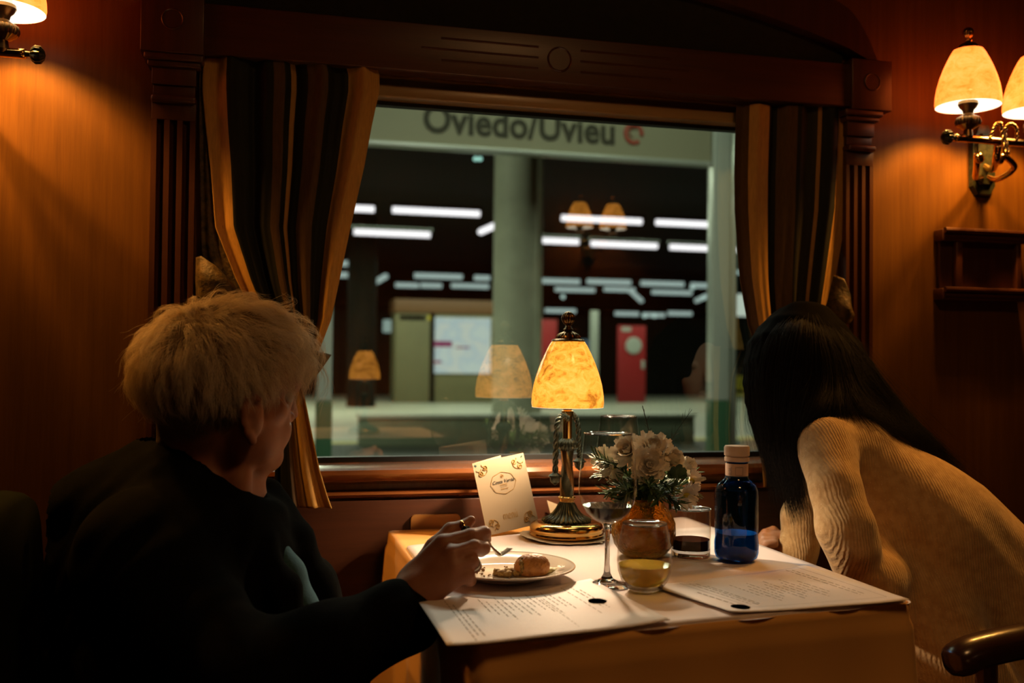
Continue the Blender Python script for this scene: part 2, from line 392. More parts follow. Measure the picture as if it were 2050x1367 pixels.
# ---- pilasters
def pilaster(name, x0, x1, label, cx0, cx1):
    yf = -.082; w = x1-x0
    prof = [(x0, WY), (x0, yf)]
    nfl = 3; fw = w*.17; gap = (w-nfl*fw)/(nfl+1)
    for k in range(nfl):
        a = x0+gap*(k+1)+fw*k
        for j in range(9):
            t = PI*j/8; prof.append((a+fw/2-fw/2*math.cos(t), yf+.013*math.sin(t)))
    prof += [(x1, yf), (x1, WY)]
    zt = PY(345, 240, yf)[2]
    root = bpy.data.objects.new(name, None); COL.objects.link(root); struct(root); root['label'] = label
    a = extrude_profile('fluted_shaft', prof, 0, zt, M['trim'], root, axis='z'); struct(a)
    bm = bmesh.new()
    Z = lambda y: PY(345, y, -.09)[2]
    box(bm, (x0, yf, zt), (x1, WY, Z(204)), .001)
    box(bm, (x0-.001, -.094, Z(205)), (x1+.001, WY, Z(190)), .005)          # bead
    box(bm, (x0+.002, -.080, Z(190)), (x1-.002, WY, Z(168)), .001)
    box(bm, (x0, -.086, Z(168)), (x1, WY, Z(132)), .001)
    box(bm, (x0-.008, -.094, Z(134)), (x1+.008, WY, Z(122)), .003)
    box(bm, (x0-.014, -.101, Z(123)), (x1+.014, WY, Z(108)), .004)
    struct(finish(bm, 'capital', M['trim'], root, 'auto'))
    bm = bmesh.new(); box(bm, (cx0, -.104, Z(109)), (cx1, WY, Z(109)+.112), .002)
    struct(finish(bm, 'corner_block', M['trim'], root, 'auto'))
    bm = bmesh.new(); cxm = (cx0+cx1)/2; Mx = Matrix.Translation((cxm, -.104, Z(109)+.062)) @ Matrix.Rotation(PI/2, 4, 'X')
    lathe(bm, [(.020, -.002), (.020, .0012), (.0185, .0022), (.017, .0008), (.001, .0008)], 32, M=Mx)
    struct(finish(bm, 'roundel', M['trim'], root, 'auto'))
    return root, Z
p1, Zc = pilaster('trim_1', PY(300, 400, -.082)[0], PY(389, 400, -.082)[0], 'fluted wooden pilaster left of the window', PY(280, 90, -.104)[0], PY(408, 90, -.104)[0])
p2, _ = pilaster('trim_2', 1.262, PY(1748, 400, -.082)[0], 'fluted wooden pilaster right of the window', 1.262, PY(1786, 200, -.104)[0])
# ---- lintel and arch
lx0, lx1 = PY(408, 90, -.104)[0]-.002, 1.264
zb = PY(405, 106, -.095)[2]; zt = zb+.095
lin = bpy.data.objects.new('trim_3', None); COL.objects.link(lin); struct(lin); lin['label'] = 'carved wooden lintel and shallow arch over the window'
bm = bmesh.new(); box(bm, (lx0, -.094, zb), (lx1, -.03, zt), .002); struct(finish(bm, 'lintel', M['trimx'], lin, 'auto'))
bm = bmesh.new(); xm = (lx0+lx1)/2
Mx = Matrix.Translation((PY(1120, 125, -.094)[0], -.094, (zb+zt)/2)) @ Matrix.Rotation(PI/2, 4, 'X')
lathe(bm, [(.026, -.002), (.026, .0015), (.024, .003), (.022, .0008), (.001, .0008)], 40, M=Mx)
xr = PY(1120, 125, -.094)[0]
for s in (-1, 1):
    for dz in (-.022, 0, .022):
        a, b = xr+s*.045, xr+s*(.045+(.24 if dz == 0 else .2))
        tube(bm, [(a, -.0925, (zb+zt)/2+dz), (b, -.0925, (zb+zt)/2+dz)], .0030, 8)
struct(finish(bm, 'lintel_carving', M['trimx'], lin, 'auto'))
A_, B_ = 1.884, .2245; xc = (lx0+lx1)/2; hw = (lx1-lx0)/2
arc = [(xc+hw*t, A_-B_*(hw*t)**2) for t in np.linspace(-1, 1, 41)]
bm = bmesh.new(); f = [bm.verts.new((x, -.062, z)) for x, z in arc]; g = [bm.verts.new((x, -.062, zt-.005)) for x, z in arc]
for i in range(40): bm.faces.new((f[i], f[i+1], g[i+1], g[i]))
struct(finish(bm, 'arch_infill', M['darkgreen'], lin, False))
bm = bmesh.new()
out2 = [(xc+(hw+.085)*math.sin(t*PI/2)if False else xc+(hw+.075)*t, (A_+.075-B_*(hw*t)**2*1.0)-.11*max(0, (abs(t)-.86)/.14)**2.2) for t in np.linspace(-1, 1, 61)]
inn = [(xc+hw*t, A_-B_*(hw*t)**2) for t in np.linspace(-1, 1, 61)]
F = [[bm.verts.new((x, y, z)) for x, z in L] for L in (inn, out2) for y in (-.092, WY)]
for i in range(60):
    bm.faces.new((F[0][i], F[0][i+1], F[2][i+1], F[2][i])); bm.faces.new((F[0][i], F[0][i+1], F[1][i+1], F[1][i])); bm.faces.new((F[2][i], F[2][i+1], F[3][i+1], F[3][i]))
for i in (0, 60): bm.faces.new((F[0][i], F[1][i], F[3][i], F[2][i]))
struct(finish(bm, 'arch_frame', M['trim'], lin, 'auto'))

# ---- rest of the carriage (reflected in the pane)
def s(o, l): struct(o); o['label'] = l
s(boxobj('floor', (-2.6, -2.85, -.06), (4.2, .04, 0), M['floor'], None, 0), 'dark carpeted carriage floor')
s(boxobj('ceiling', (-2.6, -2.85, 2.35), (4.2, .04, 2.40), M['ceiling'], None, 0), 'dark carriage ceiling')
s(boxobj('wall_opposite', (-2.6, -2.85, 0), (4.2, -2.80, 2.4), M['wall'], None, 0), 'veneered carriage wall across the aisle')
s(boxobj('wall_left', (-2.65, -2.85, 0), (-2.6, .04, 2.4), M['wall'], None, 0), 'end wall of the dining carriage')
s(boxobj('wall_right', (4.2, -2.85, 0), (4.25, .04, 2.4), M['wall'], None, 0), 'far end wall of the dining carriage')

# ---- small framed holder on the right wall
a = PY(1871, 462, -.06); b = PY(2043, 600, -.06); T = PY(1871, 478, -.06)
fr = thing('wall_bracket_frame', 'dark carved wooden holder on the wall under the brass sconce', 'wall holder', (a[0], WY, b[2]))
fr.location = (0, 0, 0)
hz = a[2]
for nm, z in (('top_moulding', hz-.010), ('bottom_moulding', hz-.145)):
    bm = bmesh.new()
    tube(bm, [(a[0]+.008, -.085, z+.009), (b[0], -.085, z+.009)], .007, 10); tube(bm, [(a[0]+.012, -.08, z-.004), (b[0]-.004, -.08, z-.004)], .006, 10)
    box(bm, (a[0]+.004, -.082, z-.014), (b[0]-.002, WY-.0005, z+.012), .002)
    finish(bm, nm, M['trimx'], fr, 'auto')
boxobj('back_board', (a[0]+.012, -.062, hz-.135), (b[0]-.010, WY-.0005, hz-.02), M['trim'], fr, .002)
boxobj('side_post', (a[0]+.045, -.078, hz-.135), (a[0]+.062, -.060, hz-.02), M['trim'], fr, .003)
boxobj('side_post', (b[0]-.026, -.078, hz-.135), (b[0]-.012, -.060, hz-.02), M['trim'], fr, .003)

# ================================================================ lamps
SHP = [(.0305, .1235), (.036, .115), (.0435, .100), (.051, .083), (.0585, .062), (.0640, .042), (.0672, .022), (.0680, .008), (.0665, .0)]
def shade(parent, o, mat, scale=1):
    bm = bmesh.new()
    P = [(r*scale, z*scale) for r, z in SHP]
    lathe(bm, P, 64, c=o, cap=False)
    a = finish(bm, 'lamp_shade', mat, parent, True)
    bm = bmesh.new(); P = [(.0668*scale, .0), (.0655*scale, .0012)]+[((r-.003)*scale, (z+.001)*scale) for r, z in SHP[::-1][1:]]
    lathe(bm, P, 64, c=o, cap=False); b = finish(bm, 'inner_glass', M['shade_in'], a, True)
    return a
def finial(parent, o, s=1, mt='brass_dark'):
    latheobj('shade_cap', [(.0001, .0), (.031*s, .0), (.0315*s, .002*s), (.029*s, .0045*s), (.023*s, .006*s), (.0225*s, .010*s), (.018*s, .015*s), (.010*s, .019*s), (.006*s, .021*s), (.0001, .021*s)],
             M['brass_dark'], parent, seg=72, c=o, ribs=20, ramp_=.12, rib_rng=(.005*s, .018*s))
    z = o[2]+.020*s
    latheobj('finial', [(.0001, 0), (.008*s, .001*s), (.0095*s, .0035*s), (.006*s, .007*s), (.0045*s, .010*s), (.009*s, .0145*s), (.0125*s, .021*s), (.0128*s, .026*s), (.010*s, .032*s), (.005*s, .036*s), (.0001, .0375*s)],
             M['brass'] if mt == 'brass' else M['brass_dark'], parent, seg=72, c=(o[0], o[1], z), ribs=12, ramp_=.14, rib_rng=(.012*s, .034*s))
def bulb(name, loc, w, r=.012, col=(1, .5, .14)):
    l = bpy.data.lights.new(name, 'POINT'); l.energy = w; l.color = col; l.shadow_soft_size = r
    o = bpy.data.objects.new(name, l); COL.objects.link(o); o.location = loc; return o
def rope(parent, pts, r, name='rope_arm', mat='patina'):
    pts = spline(pts, 60); bm = bmesh.new()
    for ph in (0, PI):
        q = []
        for i, p in enumerate(pts):
            t = (pts[min(i+1, 59)]-pts[max(i-1, 0)]); t /= np.linalg.norm(t)+1e-9
            n1 = np.cross(t, [0, 1, .01]); n1 /= np.linalg.norm(n1)+1e-9; n2 = np.cross(t, n1); an = ph+i*.62
            q.append(p+(n1*math.cos(an)+n2*math.sin(an))*r*.55)
        tube(bm, q, r*.72, 7)
    return finish(bm, name, M[mat], parent, True)

def table_lamp(x, y, label, w, mk=True):
    t = thing('table_lamp', label, 'lamp', (0, 0, 0)); z = .7555; c = (x, y, z)
    latheobj('lamp_base', [(.0001, .0), (.066, 0), (.0690, .002), (.0695, .005), (.0680, .0065), (.0688, .010), (.0690, .016), (.0675, .0205), (.063, .0245), (.055, .0265), (.040, .027), (.0001, .027)], M['brass'], t, seg=96, c=c, smooth=True)
    latheobj('fluted_foot', [(.0001, .026), (.043, .026), (.045, .029), (.043, .032), (.034, .036), (.026, .042), (.020, .050), (.0165, .057), (.014, .062), (.0001, .062)], M['patina'], t, seg=120, c=c, ribs=30, ramp_=.13, rib_rng=(.027, .058))
    bm = bmesh.new()
    for zz, r, q in ((.064, .0135, .0028), (.0705, .0165, .003), (.0668, .0145, .002)):
        lathe(bm, [(r-q, -q), (r, -q*.5), (r+q*.2, 0), (r, q*.5), (r-q, q)], 40, c=(x, y, z+zz))
    finish(bm, 'gold_rings', M['brass'], t, True)
    bm = bmesh.new(); seg = 48; zs = np.linspace(.072, .158, 50); rings = []
    for zz in zs:
        ring = []
        for k in range(seg):
            a = 2*PI*k/seg; am = math.cos(2*a+zz*75); rr = .0118*(1+.13*am)
            ring.append(bm.verts.new((x+rr*math.cos(a), y+rr*math.sin(a), z+zz)))
        rings.append(ring)
    for a, b in zip(rings, rings[1:]):
        for k in range(seg):
            fc = bm.faces.new((a[k], a[(k+1) % seg], b[(k+1) % seg], b[k]))
            fc.material_index = 1 if math.cos(2*(2*PI*(k+.5)/seg)+(a[0].co.z-z)*75) > .1 else 0
    finish(bm, 'twisted_stem', [M['patina'], M['brass_dark']], t, True)
    latheobj('ribbed_knob', [(.009, .156), (.0125, .158), (.0175, .163), (.0185, .168), (.0165, .174), (.012, .179), (.009, .181)], M['patina'], t, seg=96, c=c, ribs=16, ramp_=.12, rib_rng=(.157, .178))
    latheobj('upper_stem', [(.0088, .180), (.0088, .223), (.0115, .2235), (.0115, .232), (.0085, .2335), (.0085, .238), (.016, .243), (.020, .246), (.0001, .2465)], M['brass'], t, seg=40, c=c)
    rope(t, [(x, y-.008, z+.218), (x-.014, y-.012, z+.224), (x-.026, y-.02, z+.208), (x-.029, y-.022, z+.16), (x-.030, y-.022, z+.118)], .0048)
    rope(t, [(x, y+.008, z+.218), (x+.014, y+.010, z+.224), (x+.025, y+.016, z+.208), (x+.029, y+.018, z+.17), (x+.030, y+.018, z+.140)], .0046)
    for dx, dy, zz in ((-.030, -.022, .098), (.030, .018, .120)):
        latheobj('tassel_end', [(.0001, -.002), (.003, .0), (.008, .004), (.0095, .010), (.0095, .013), (.0125, .014), (.012, .0165), (.006, .0205), (.003, .024), (.0001, .024)], M['patina'], t, seg=24, c=(x+dx, y+dy, z+zz))
    shade(t, (x, y, z+.239), M['shade'], 1.0)
    finial(t, (x, y, z+.239+.1225))
    bl = bulb('lamp_bulb', (x, y, z+.268), w, .016, (1, .70, .43) if mk else (1, .5, .15)); bl.parent = t
    return t
LX, LY, _ = PZ(1134, 1075, .752)
table_lamp(LX, LY, 'lit table lamp with marbled amber shade standing by the window', 17)
r0 = PY(730, 748, 2.34)
TL2 = (r0[0], -2.34)
table_lamp(TL2[0], TL2[1], 'lit amber table lamp on the table across the aisle', 29, False)

def sconce(xc, zb, yw, sgn, label, w, po=0, sm='shade_wall'):
    """xc centre; zb height of shade bottoms; sgn -1 = projects towards -y"""
    t = thing('wall_sconce', label, 'wall lamp', (0, 0, 0)); D = .135; ya = yw+sgn*D
    bm = bmesh.new()
    Mx = Matrix.Translation((xc, yw, zb-.075))
    pts = [(-.033, -.065), (-.018, -.085), (.018, -.085), (.033, -.065), (.033, .05), (.02, .065), (.014, .085), (-.014, .085), (-.02, .065), (-.033, .05)]
    for sc, y0, y1 in ((1, .0005, .012), (.72, .012, .020)):
        A = [bm.verts.new((xc+po+a*sc, yw+sgn*y0, zb-.085+b*sc)) for a, b in pts]; B = [bm.verts.new((xc+po+a*sc*.92, yw+sgn*y1, zb-.085+b*sc*.95)) for a, b in pts]
        for i in range(10): bm.faces.new((A[i], A[(i+1) % 10], B[(i+1) % 10], B[i]))
        bm.faces.new(B); bm.faces.new(A[::-1])
    for k in range(22):
        z = zb-.135+k*.0045
        for q in (-.024, .024): sphere(bm, (xc+po+q, yw+sgn*.0125, z), .0022, 8)
    finish(bm, 'backplate', M['patina'], t, 'auto')
    za = zb-.072
    bm = bmesh.new(); arm = spline([(xc-.125, ya, za), (xc-.06, ya-sgn*.012, za+.003), (xc, ya-sgn*.018, za+.004), (xc+.06, ya-sgn*.012, za+.003), (xc+.125, ya, za)], 30)
    tube(bm, arm, .0085, 14); finish(bm, 'cross_arm', M['brass'], t, True)
    for q in (-1, 1):
        bm = bmesh.new(); MM = Matrix.Translation((xc+q*.124, ya, za)) @ Matrix.Rotation(q*PI/2, 4, 'Y')
        lathe(bm, [(.006, -.004), (.0045, .008), (.010, .010), (.0155, .017), (.0145, .025), (.008, .031), (.0001, .033)], 48, ribs=12, ramp_=.18, rib_rng=(.009, .027), M=MM)
        finish(bm, 'end_knob', M['patina'], t, 'auto')
    bm = bmesh.new(); tube(bm, spline([(xc+po, yw+sgn*.01, zb-.10), (xc+po*.6+.012, yw+sgn*.05, zb-.115), (xc+.006, ya-sgn*.03, zb-.105), (xc, ya-sgn*.018, za-.006)], 24), .008, 12)
    tube(bm, spline([(xc+po-.004, yw+sgn*.01, zb-.125), (xc+po*.7-.03, yw+sgn*.04, zb-.135), (xc+po*.5-.05, yw+sgn*.08, zb-.115), (xc-.035, ya-sgn*.04, zb-.095), (xc-.022, yw+sgn*.09, zb-.110)], 24), [.007]*18+[.008, .009, .010, .011, .010, .007], 12)
    tube(bm, spline([(xc+po+.004, yw+sgn*.01, zb-.125), (xc+po*.7+.03, yw+sgn*.04, zb-.135), (xc+po*.5+.05, yw+sgn*.08, zb-.115), (xc+.035, ya-sgn*.04, zb-.095), (xc+.022, yw+sgn*.09, zb-.110)], 24), [.007]*18+[.008, .009, .010, .011, .010, .007], 12)
    finish(bm, 'scroll_bracket', M['brass'], t, True)
    for q in (-1, 1):
        rope(t, [(xc+q*.035, ya, za+.004), (xc+q*.028, ya+sgn*.006, za+.03), (xc+q*.012, ya+sgn*.004, za+.038), (xc+q*.004, ya, za+.02), (xc+q*.004, ya+sgn*.01, za-.03)], .0036, 'rope_loop', 'brass_dark')
    for q in (-1, 1):
        X = xc+q*.088; c = (X, ya-sgn*.004, zb)
        latheobj('lamp_socket', [(.007, -.072), (.011, -.066), (.009, -.052), (.013, -.050), (.024, -.042), (.0265, -.034), (.024, -.026), (.014, -.020), (.010, -.016), (.012, -.008), (.017, -.003), (.021, .004), (.020, .010), (.0001, .011)],
                 M['brass_dark'], t, seg=72, c=c, ribs=18, ramp_=.10, rib_rng=(-.045, -.024))
        latheobj('candle_tube', [(.0001, .008), (.014, .008), (.014, .045), (.0001, .046)], emit('candle_tube_glow', (1, .78, .5), 1.6) if 'ct' not in M else M['ct'], t, seg=24, c=c)
        shade(t, c, M[sm], 1.0); finial(t, (c[0], c[1], c[2]+.1225), .9, 'brass')
        b = bulb('sconce_bulb', (c[0], c[1], c[2]+.055), w, .022, (1, .42, .07)); b.parent = t
    return t
M['ct'] = emit('candle_tube_glow', (1, .78, .5), 1.6)
SY = WY-.135+.004
q = PY(1938, 213, SY); qp = PY(1963, 300, WY)[0]; sconce(q[0]+.088, q[2], WY, -1, 'brass sconce with two marbled amber shades on the wall right of the window', 29, qp-q[0]-.088)
q = PY(14, 22, SY); sconce(q[0]-.094, q[2], WY, -1, 'brass sconce cut off at the upper left corner beside the left pilaster', 38)
q1, q2 = PY(1153, 455, 2.65), PY(1239, 457, 2.65)
sconce((q1[0]+q2[0])/2, (q1[2]+q2[2])/2, -2.80, 1, 'brass twin sconce on the wall across the aisle, mirrored in the window', 4, 0, 'shade')

# ================================================================ curtains
def curtain_mat(name, stops):
    m, nt, out = newmat(name); p = N(nt, 'ShaderNodeBsdfPrincipled'); uv = N(nt, 'ShaderNodeUVMap'); sx = N(nt, 'ShaderNodeSeparateXYZ')
    nt.links.new(uv.outputs[0], sx.inputs[0]); c = ramp(nt, sx.outputs[0], stops, 'CONSTANT'); nz = noise_(nt, coords(nt, (300, 300, 40)), 1, 3)
    mix = N(nt, 'ShaderNodeMix', data_type='RGBA', blend_type='MULTIPLY'); mix.inputs[0].default_value = .5
    nt.links.new(c, mix.inputs[6]); nt.links.new(nz, mix.inputs[7]); nt.links.new(mix.outputs[2], p.inputs['Base Color'])
    p.inputs['Roughness'].default_value = .65; p.inputs['Specular IOR Level'].default_value = .2
    nt.links.new(bump_(nt, nz, .2, .0008), p.inputs['Normal']); nt.links.new(p.outputs[0], out.inputs[0]); return m
G1, G2, D1, D2, B1 = (.66, .36, .085), (.50, .26, .06), (.015, .015, .007), (.035, .030, .012), (.11, .06, .02)
M['cur_l'] = curtain_mat('striped_curtain_cloth', [(0, G1), (.135, D1), (.40, B1), (.46, D1), (.50, G2), (.535, D1), (.60, B1), (.70, D1), (.83, G1)])
M['cur_r'] = curtain_mat('striped_curtain_cloth_narrow', [(0, B1), (.10, G1), (.27, D1), (.36, B1), (.5, D1), (.56, D2), (.70, G2), (.73, D1), (.86, G1)])
M['cur_tail'] = curtain_mat('striped_curtain_tail', [(0, D1), (.32, B1), (.40, G1)])
M['brocade'] = pbr('gold_brocade', (.018, .015, .006), .6, var=(.15, .09, .026), vscale=70, vdetail=6, bump=.8, bscale=120, bdist=.003)
M['band'] = pbr('olive_silk_band', (.085, .070, .034), .5, var=(.13, .105, .052), vscale=120, bump=.3, bscale=200)
def curtain(name, rows, Yp, mat, folds, amp, parent, nu=160, nv=90, phase=0, ydepth=None, thick=.0025):
    """rows: (py, pxL, pxR); built on the real plane y = Yp with pleats in depth"""
    rows = sorted(rows); ys = [r[0] for r in rows]; vs = []
    bm = bmesh.new(); uvl = bm.loops.layers.uv.new('UVMap'); grid = []
    for j in range(nv):
        py = ys[0]+(ys[-1]-ys[0])*j/(nv-1); l = np.interp(py, ys, [r[1] for r in rows]); rr = np.interp(py, ys, [r[2] for r in rows])
        g = []
        for i in range(nu):
            u = i/(nu-1); px = l+(rr-l)*u
            p = PY(px, py, Yp); a = amp*min(1, (rr-l)/250+.3)
            ph = 2*PI*folds*u+phase
            dy = a*(math.sin(ph)+.3*math.sin(2.3*ph+1+py*.003)+.06*math.sin(5*ph+py*.003))
            dx = a*.2*math.cos(ph+.6)
            if ydepth: dy += ydepth(py)
            g.append(bm.verts.new((p[0]+dx*min(1, 6*u, 6*(1-u)), p[1]+dy, p[2])))
        grid.append(g)
    for j in range(nv-1):
        for i in range(nu-1):
            f = bm.faces.new((grid[j][i], grid[j][i+1], grid[j+1][i+1], grid[j+1][i]))
            for lp, (a, b) in zip(f.loops, ((i, j), (i+1, j), (i+1, j+1), (i, j+1))): lp[uvl].uv = (a/(nu-1), 1-b/(nv-1))
    o = finish(bm, name, mat, parent, True); md = o.modifiers.new('thickness', 'SOLIDIFY'); md.thickness = thick; return o
cl = thing('curtain', 'gold and dark green striped curtain gathered left of the window', 'curtain')
curtain('curtain_panel', [(112, 409, 748), (150, 405, 760), (180, 405, 760), (250, 411, 745), (336, 421, 729), (455, 431, 702), (560, 474, 680), (640, 515, 663), (700, 548, 640), (760, 575, 606), (785, 582, 602)], -.078, M['cur_l'], 4, .010, cl, phase=.5)
curtain('curtain_tail', [(775, 560, 604), (800, 556, 611), (870, 552, 625), (940, 550, 640), (990, 549, 655), (1016, 549, 664)], -.118, M['cur_tail'], 2.6, .010, cl, nu=90, nv=50, phase=.2)
curtain('brocade_border', [(125, 400, 440), (250, 399, 440), (330, 400, 440), (430, 402, 445), (500, 403, 455), (530, 408, 470), (600, 440, 500)], -.066, M['brocade'], 2, .004, cl, nu=40, nv=60)
def loft(name, A, B, mat, parent, thick=.004, nv=14, bulge=.012):
    bm = bmesh.new(); g = []
    for a, b in zip(A, B):
        a, b = np.array(a), np.array(b)
        g.append([bm.verts.new(a+(b-a)*t+np.array([0, -bulge*math.sin(PI*t), 0])+np.array([0, .0025*math.sin(9*t+3*a[0]*20), 0])) for t in np.linspace(0, 1, nv)])
    for r, s_ in zip(g, g[1:]):
        for i in range(nv-1): bm.faces.new((r[i], r[i+1], s_[i+1], s_[i]))
    o = finish(bm, name, mat, parent, True); md = o.modifiers.new('thickness', 'SOLIDIFY'); md.thickness = thick; return o
Y_ = lambda L, y: [PY(a, b, y+c) for a, b, c in L]
loft('tieback', Y_([(390, 560, .03), (450, 600, .0), (520, 660, -.03), (590, 690, -.042), (635, 702, -.04), (664, 710, -.02)], -.085), Y_([(395, 600, .03), (440, 680, 0), (500, 745, -.03), (560, 770, -.042), (590, 782, -.04), (607, 788, -.02)], -.085), M['band'], cl)
A = [(392, 515, 0), (402, 512, -.02), (430, 530, -.035), (455, 555, -.03), (482, 585, -.01)]; B = [(392, 592, 0), (405, 600, -.02), (430, 606, -.03), (458, 608, -.03), (486, 604, -.01)]
loft('tieback_bow', Y_(A, -.09), Y_(B, -.09), M['brocade'], cl, nv=20, bulge=.012)
cr = thing('curtain', 'narrow gold and dark green striped curtain gathered right of the window', 'curtain')
curtain('curtain_panel', [(210, 1478, 1709), (230, 1477, 1709), (300, 1475, 1707), (350, 1474, 1704), (420, 1475, 1700), (480, 1479, 1690), (520, 1482, 1683), (560, 1486, 1676), (600, 1493, 1668), (650, 1502, 1660), (700, 1520, 1650)], -.075, M['cur_r'], 3.2, .009, cr, phase=1.2)
curtain('curtain_tail', [(690, 1520, 1650), (760, 1525, 1600), (860, 1524, 1590), (975, 1529, 1590)], -.115, M['cur_tail'] if False else M['cur_l'], 1.5, .008, cr, nu=70, nv=40)
A = [(1668, 552, 0), (1690, 560, -.02), (1700, 590, -.03), (1702, 620, -.01)]; B = [(1640, 640, 0), (1665, 650, -.02), (1685, 650, -.03), (1700, 645, -.01)]
loft('tieback_bow', Y_(A, -.085), Y_(B, -.085), M['brocade'], cr, nv=20, bulge=.01)
# curtain rail behind the lintel
# ================================================================ the station outside
GZ = -.06
O = {}
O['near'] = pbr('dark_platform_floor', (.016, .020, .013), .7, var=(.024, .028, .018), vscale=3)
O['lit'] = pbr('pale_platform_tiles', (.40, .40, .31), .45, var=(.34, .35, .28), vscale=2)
O['yellow'] = pbr('yellow_platform_line', (.48, .42, .12), .6)
O['concrete'] = pbr('station_concrete', (.42, .43, .32), .7, var=(.34, .35, .26), vscale=4)
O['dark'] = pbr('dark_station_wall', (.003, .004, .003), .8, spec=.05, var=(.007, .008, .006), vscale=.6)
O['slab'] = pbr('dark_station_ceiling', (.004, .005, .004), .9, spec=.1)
O['sign'] = pbr('sign_panel', (.44, .43, .29), .5)
O['signt'] = pbr('sign_letters', (.055, .055, .03), .6)
O['signr'] = pbr('sign_emblem_red', (.50, .09, .055), .5)
O['steel'] = pbr('painted_steel', (.68, .74, .66), .25, metal=.25)
O['green'] = pbr('green_painted_steel', (.05, .14, .07), .4)
O['red'] = pbr('red_door_paint', (.26, .010, .012), .5)
O['tube'] = emit('fluorescent_white', (1.0, .92, 1.0), 1.6)
O['tube2'] = emit('distant_fluorescent', (.50, .62, .60), .8)
O['olive'] = pbr('olive_kiosk_panel', (.17, .155, .075), .6, var=(.13, .12, .06), vscale=1)
O['brown'] = pbr('brown_kiosk_fascia', (.13, .06, .02), .5)
O['bench'] = pbr('dark_green_parapet', (.12, .14, .09), .6, var=(.15, .17, .11), vscale=6)
O['benchtop'] = pbr('pale_parapet_cap', (.40, .42, .34), .5)
O['white'] = pbr('white_panel', (.32, .35, .31), .6)
def yat(px, py): return PZ(px, py, GZ)[1]
yl = yat(690, 884); yf = yat(1000, 794)
def so(o, l, cat='station'): tag(o, l, cat); o['kind'] = 'structure'; return o
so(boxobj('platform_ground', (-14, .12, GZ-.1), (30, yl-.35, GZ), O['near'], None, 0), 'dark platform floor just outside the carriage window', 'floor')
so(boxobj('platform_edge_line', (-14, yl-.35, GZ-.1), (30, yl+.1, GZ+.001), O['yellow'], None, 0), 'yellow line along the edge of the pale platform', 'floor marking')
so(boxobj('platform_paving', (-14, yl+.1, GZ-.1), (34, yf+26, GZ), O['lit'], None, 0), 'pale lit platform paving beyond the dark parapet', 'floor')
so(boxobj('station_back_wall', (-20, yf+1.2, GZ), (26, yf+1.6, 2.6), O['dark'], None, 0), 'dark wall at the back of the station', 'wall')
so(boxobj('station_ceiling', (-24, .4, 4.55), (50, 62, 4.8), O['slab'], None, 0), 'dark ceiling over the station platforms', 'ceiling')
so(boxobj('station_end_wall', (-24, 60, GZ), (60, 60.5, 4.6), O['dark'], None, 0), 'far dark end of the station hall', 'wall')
# sign hung between two posts
SYp = 4.7
sg = thing('station_sign', 'long grey green station name sign hanging between two steel posts', 'sign', (0, 0, 0))
a, b = PY(660, 285, SYp), PY(1424, 331, SYp)
zb_ = (PY(745, 290, SYp)[2]+PY(1422, 331, SYp)[2])/2; zt_ = zb_+.62
bm = bmesh.new(); box(bm, (a[0], SYp, zb_+.03), (b[0], SYp+.08, zt_), .004); finish(bm, 'panel', O['sign'], sg, 'auto')
boxobj('lower_edge', (a[0], SYp-.012, zb_), (b[0], SYp+.09, zb_+.03), O['steel'], sg, .004)
tl, tr_ = PY(847, 262, SYp), PY(1230, 287, SYp); zc = (PY(850, 262, SYp)[2]+PY(1225, 287, SYp)[2])/2
base_z = PY(985, 275, SYp)[2]
me = textmesh('lettering', 'Oviedo/Uvieu', 1, Matrix.Identity(4), O['signt'], sg, offset=.028, space=1.02)
co = np.array([v.co[:] for v in me.data.vertices]); lo, hi = co.min(0), co.max(0)
wx = tr_[0]-tl[0]; sc_ = wx/(hi[0]-lo[0]); zs_ = sc_*1.10
bz = base_z-.0   # baseline
i0 = [(v[0]-lo[0])*sc_+tl[0] for v in co]
base = co[:, 1][np.abs(co[:, 0]-lo[0]) < 9].min()
for v, c in zip(me.data.vertices, co): v.co = ((c[0]-lo[0])*sc_+tl[0], SYp-.006-c[2]*.1, bz+(c[1]-(-.0))*zs_*1.0)
# drop so that the letter feet meet the photographed baseline
cz = np.array([v.co.z for v in me.data.vertices]); shift = base_z-np.percentile(cz, 3)
for v in me.data.vertices: v.co.z += shift
e = PY(1268, 268, SYp); bm = bmesh.new()
tube(bm, [(e[0]+.062*math.cos(t), SYp-.008, e[2]+.066*math.sin(t)) for t in np.linspace(-.2, 5.4, 40)], .015, 8, flat=.3)
tube(bm, [(e[0]+(.052-.006*t)*math.cos(t+1.2)*.85, SYp-.010, e[2]+(.052-.006*t)*math.sin(t+1.2)*.85) for t in np.linspace(0, 3.6, 30)], [.014-.0003*i for i in range(30)], 8, flat=.3)
finish(bm, 'emblem', O['signr'], sg, True)
for px0, px1, lab in ((637, 667, 'green steel post holding the left end of the station sign'), (1423, 1459, 'pale steel post holding the right end of the station sign')):
    r = thing('sign_post', lab, 'post', (0, 0, 0)); A, B = PY(px0, 560, SYp+.03), PY(px1, 560, SYp+.03)
    boxobj('post_shaft', (A[0], SYp, .8), (B[0], SYp+.1, 4.55), O['steel'], r, .012)
    boxobj('post_foot', (A[0]-.004, SYp-.004, GZ), (B[0]+.004, SYp+.104, .8), O['green'], r, .012)
    if px0 > 1000:
        bm = bmesh.new(); tube(bm, [(B[0]+.05, SYp+.06, GZ), (B[0]+.05, SYp+.06, 4.55)], .028, 14); finish(bm, 'drain_pipe', O['steel'], r, True)
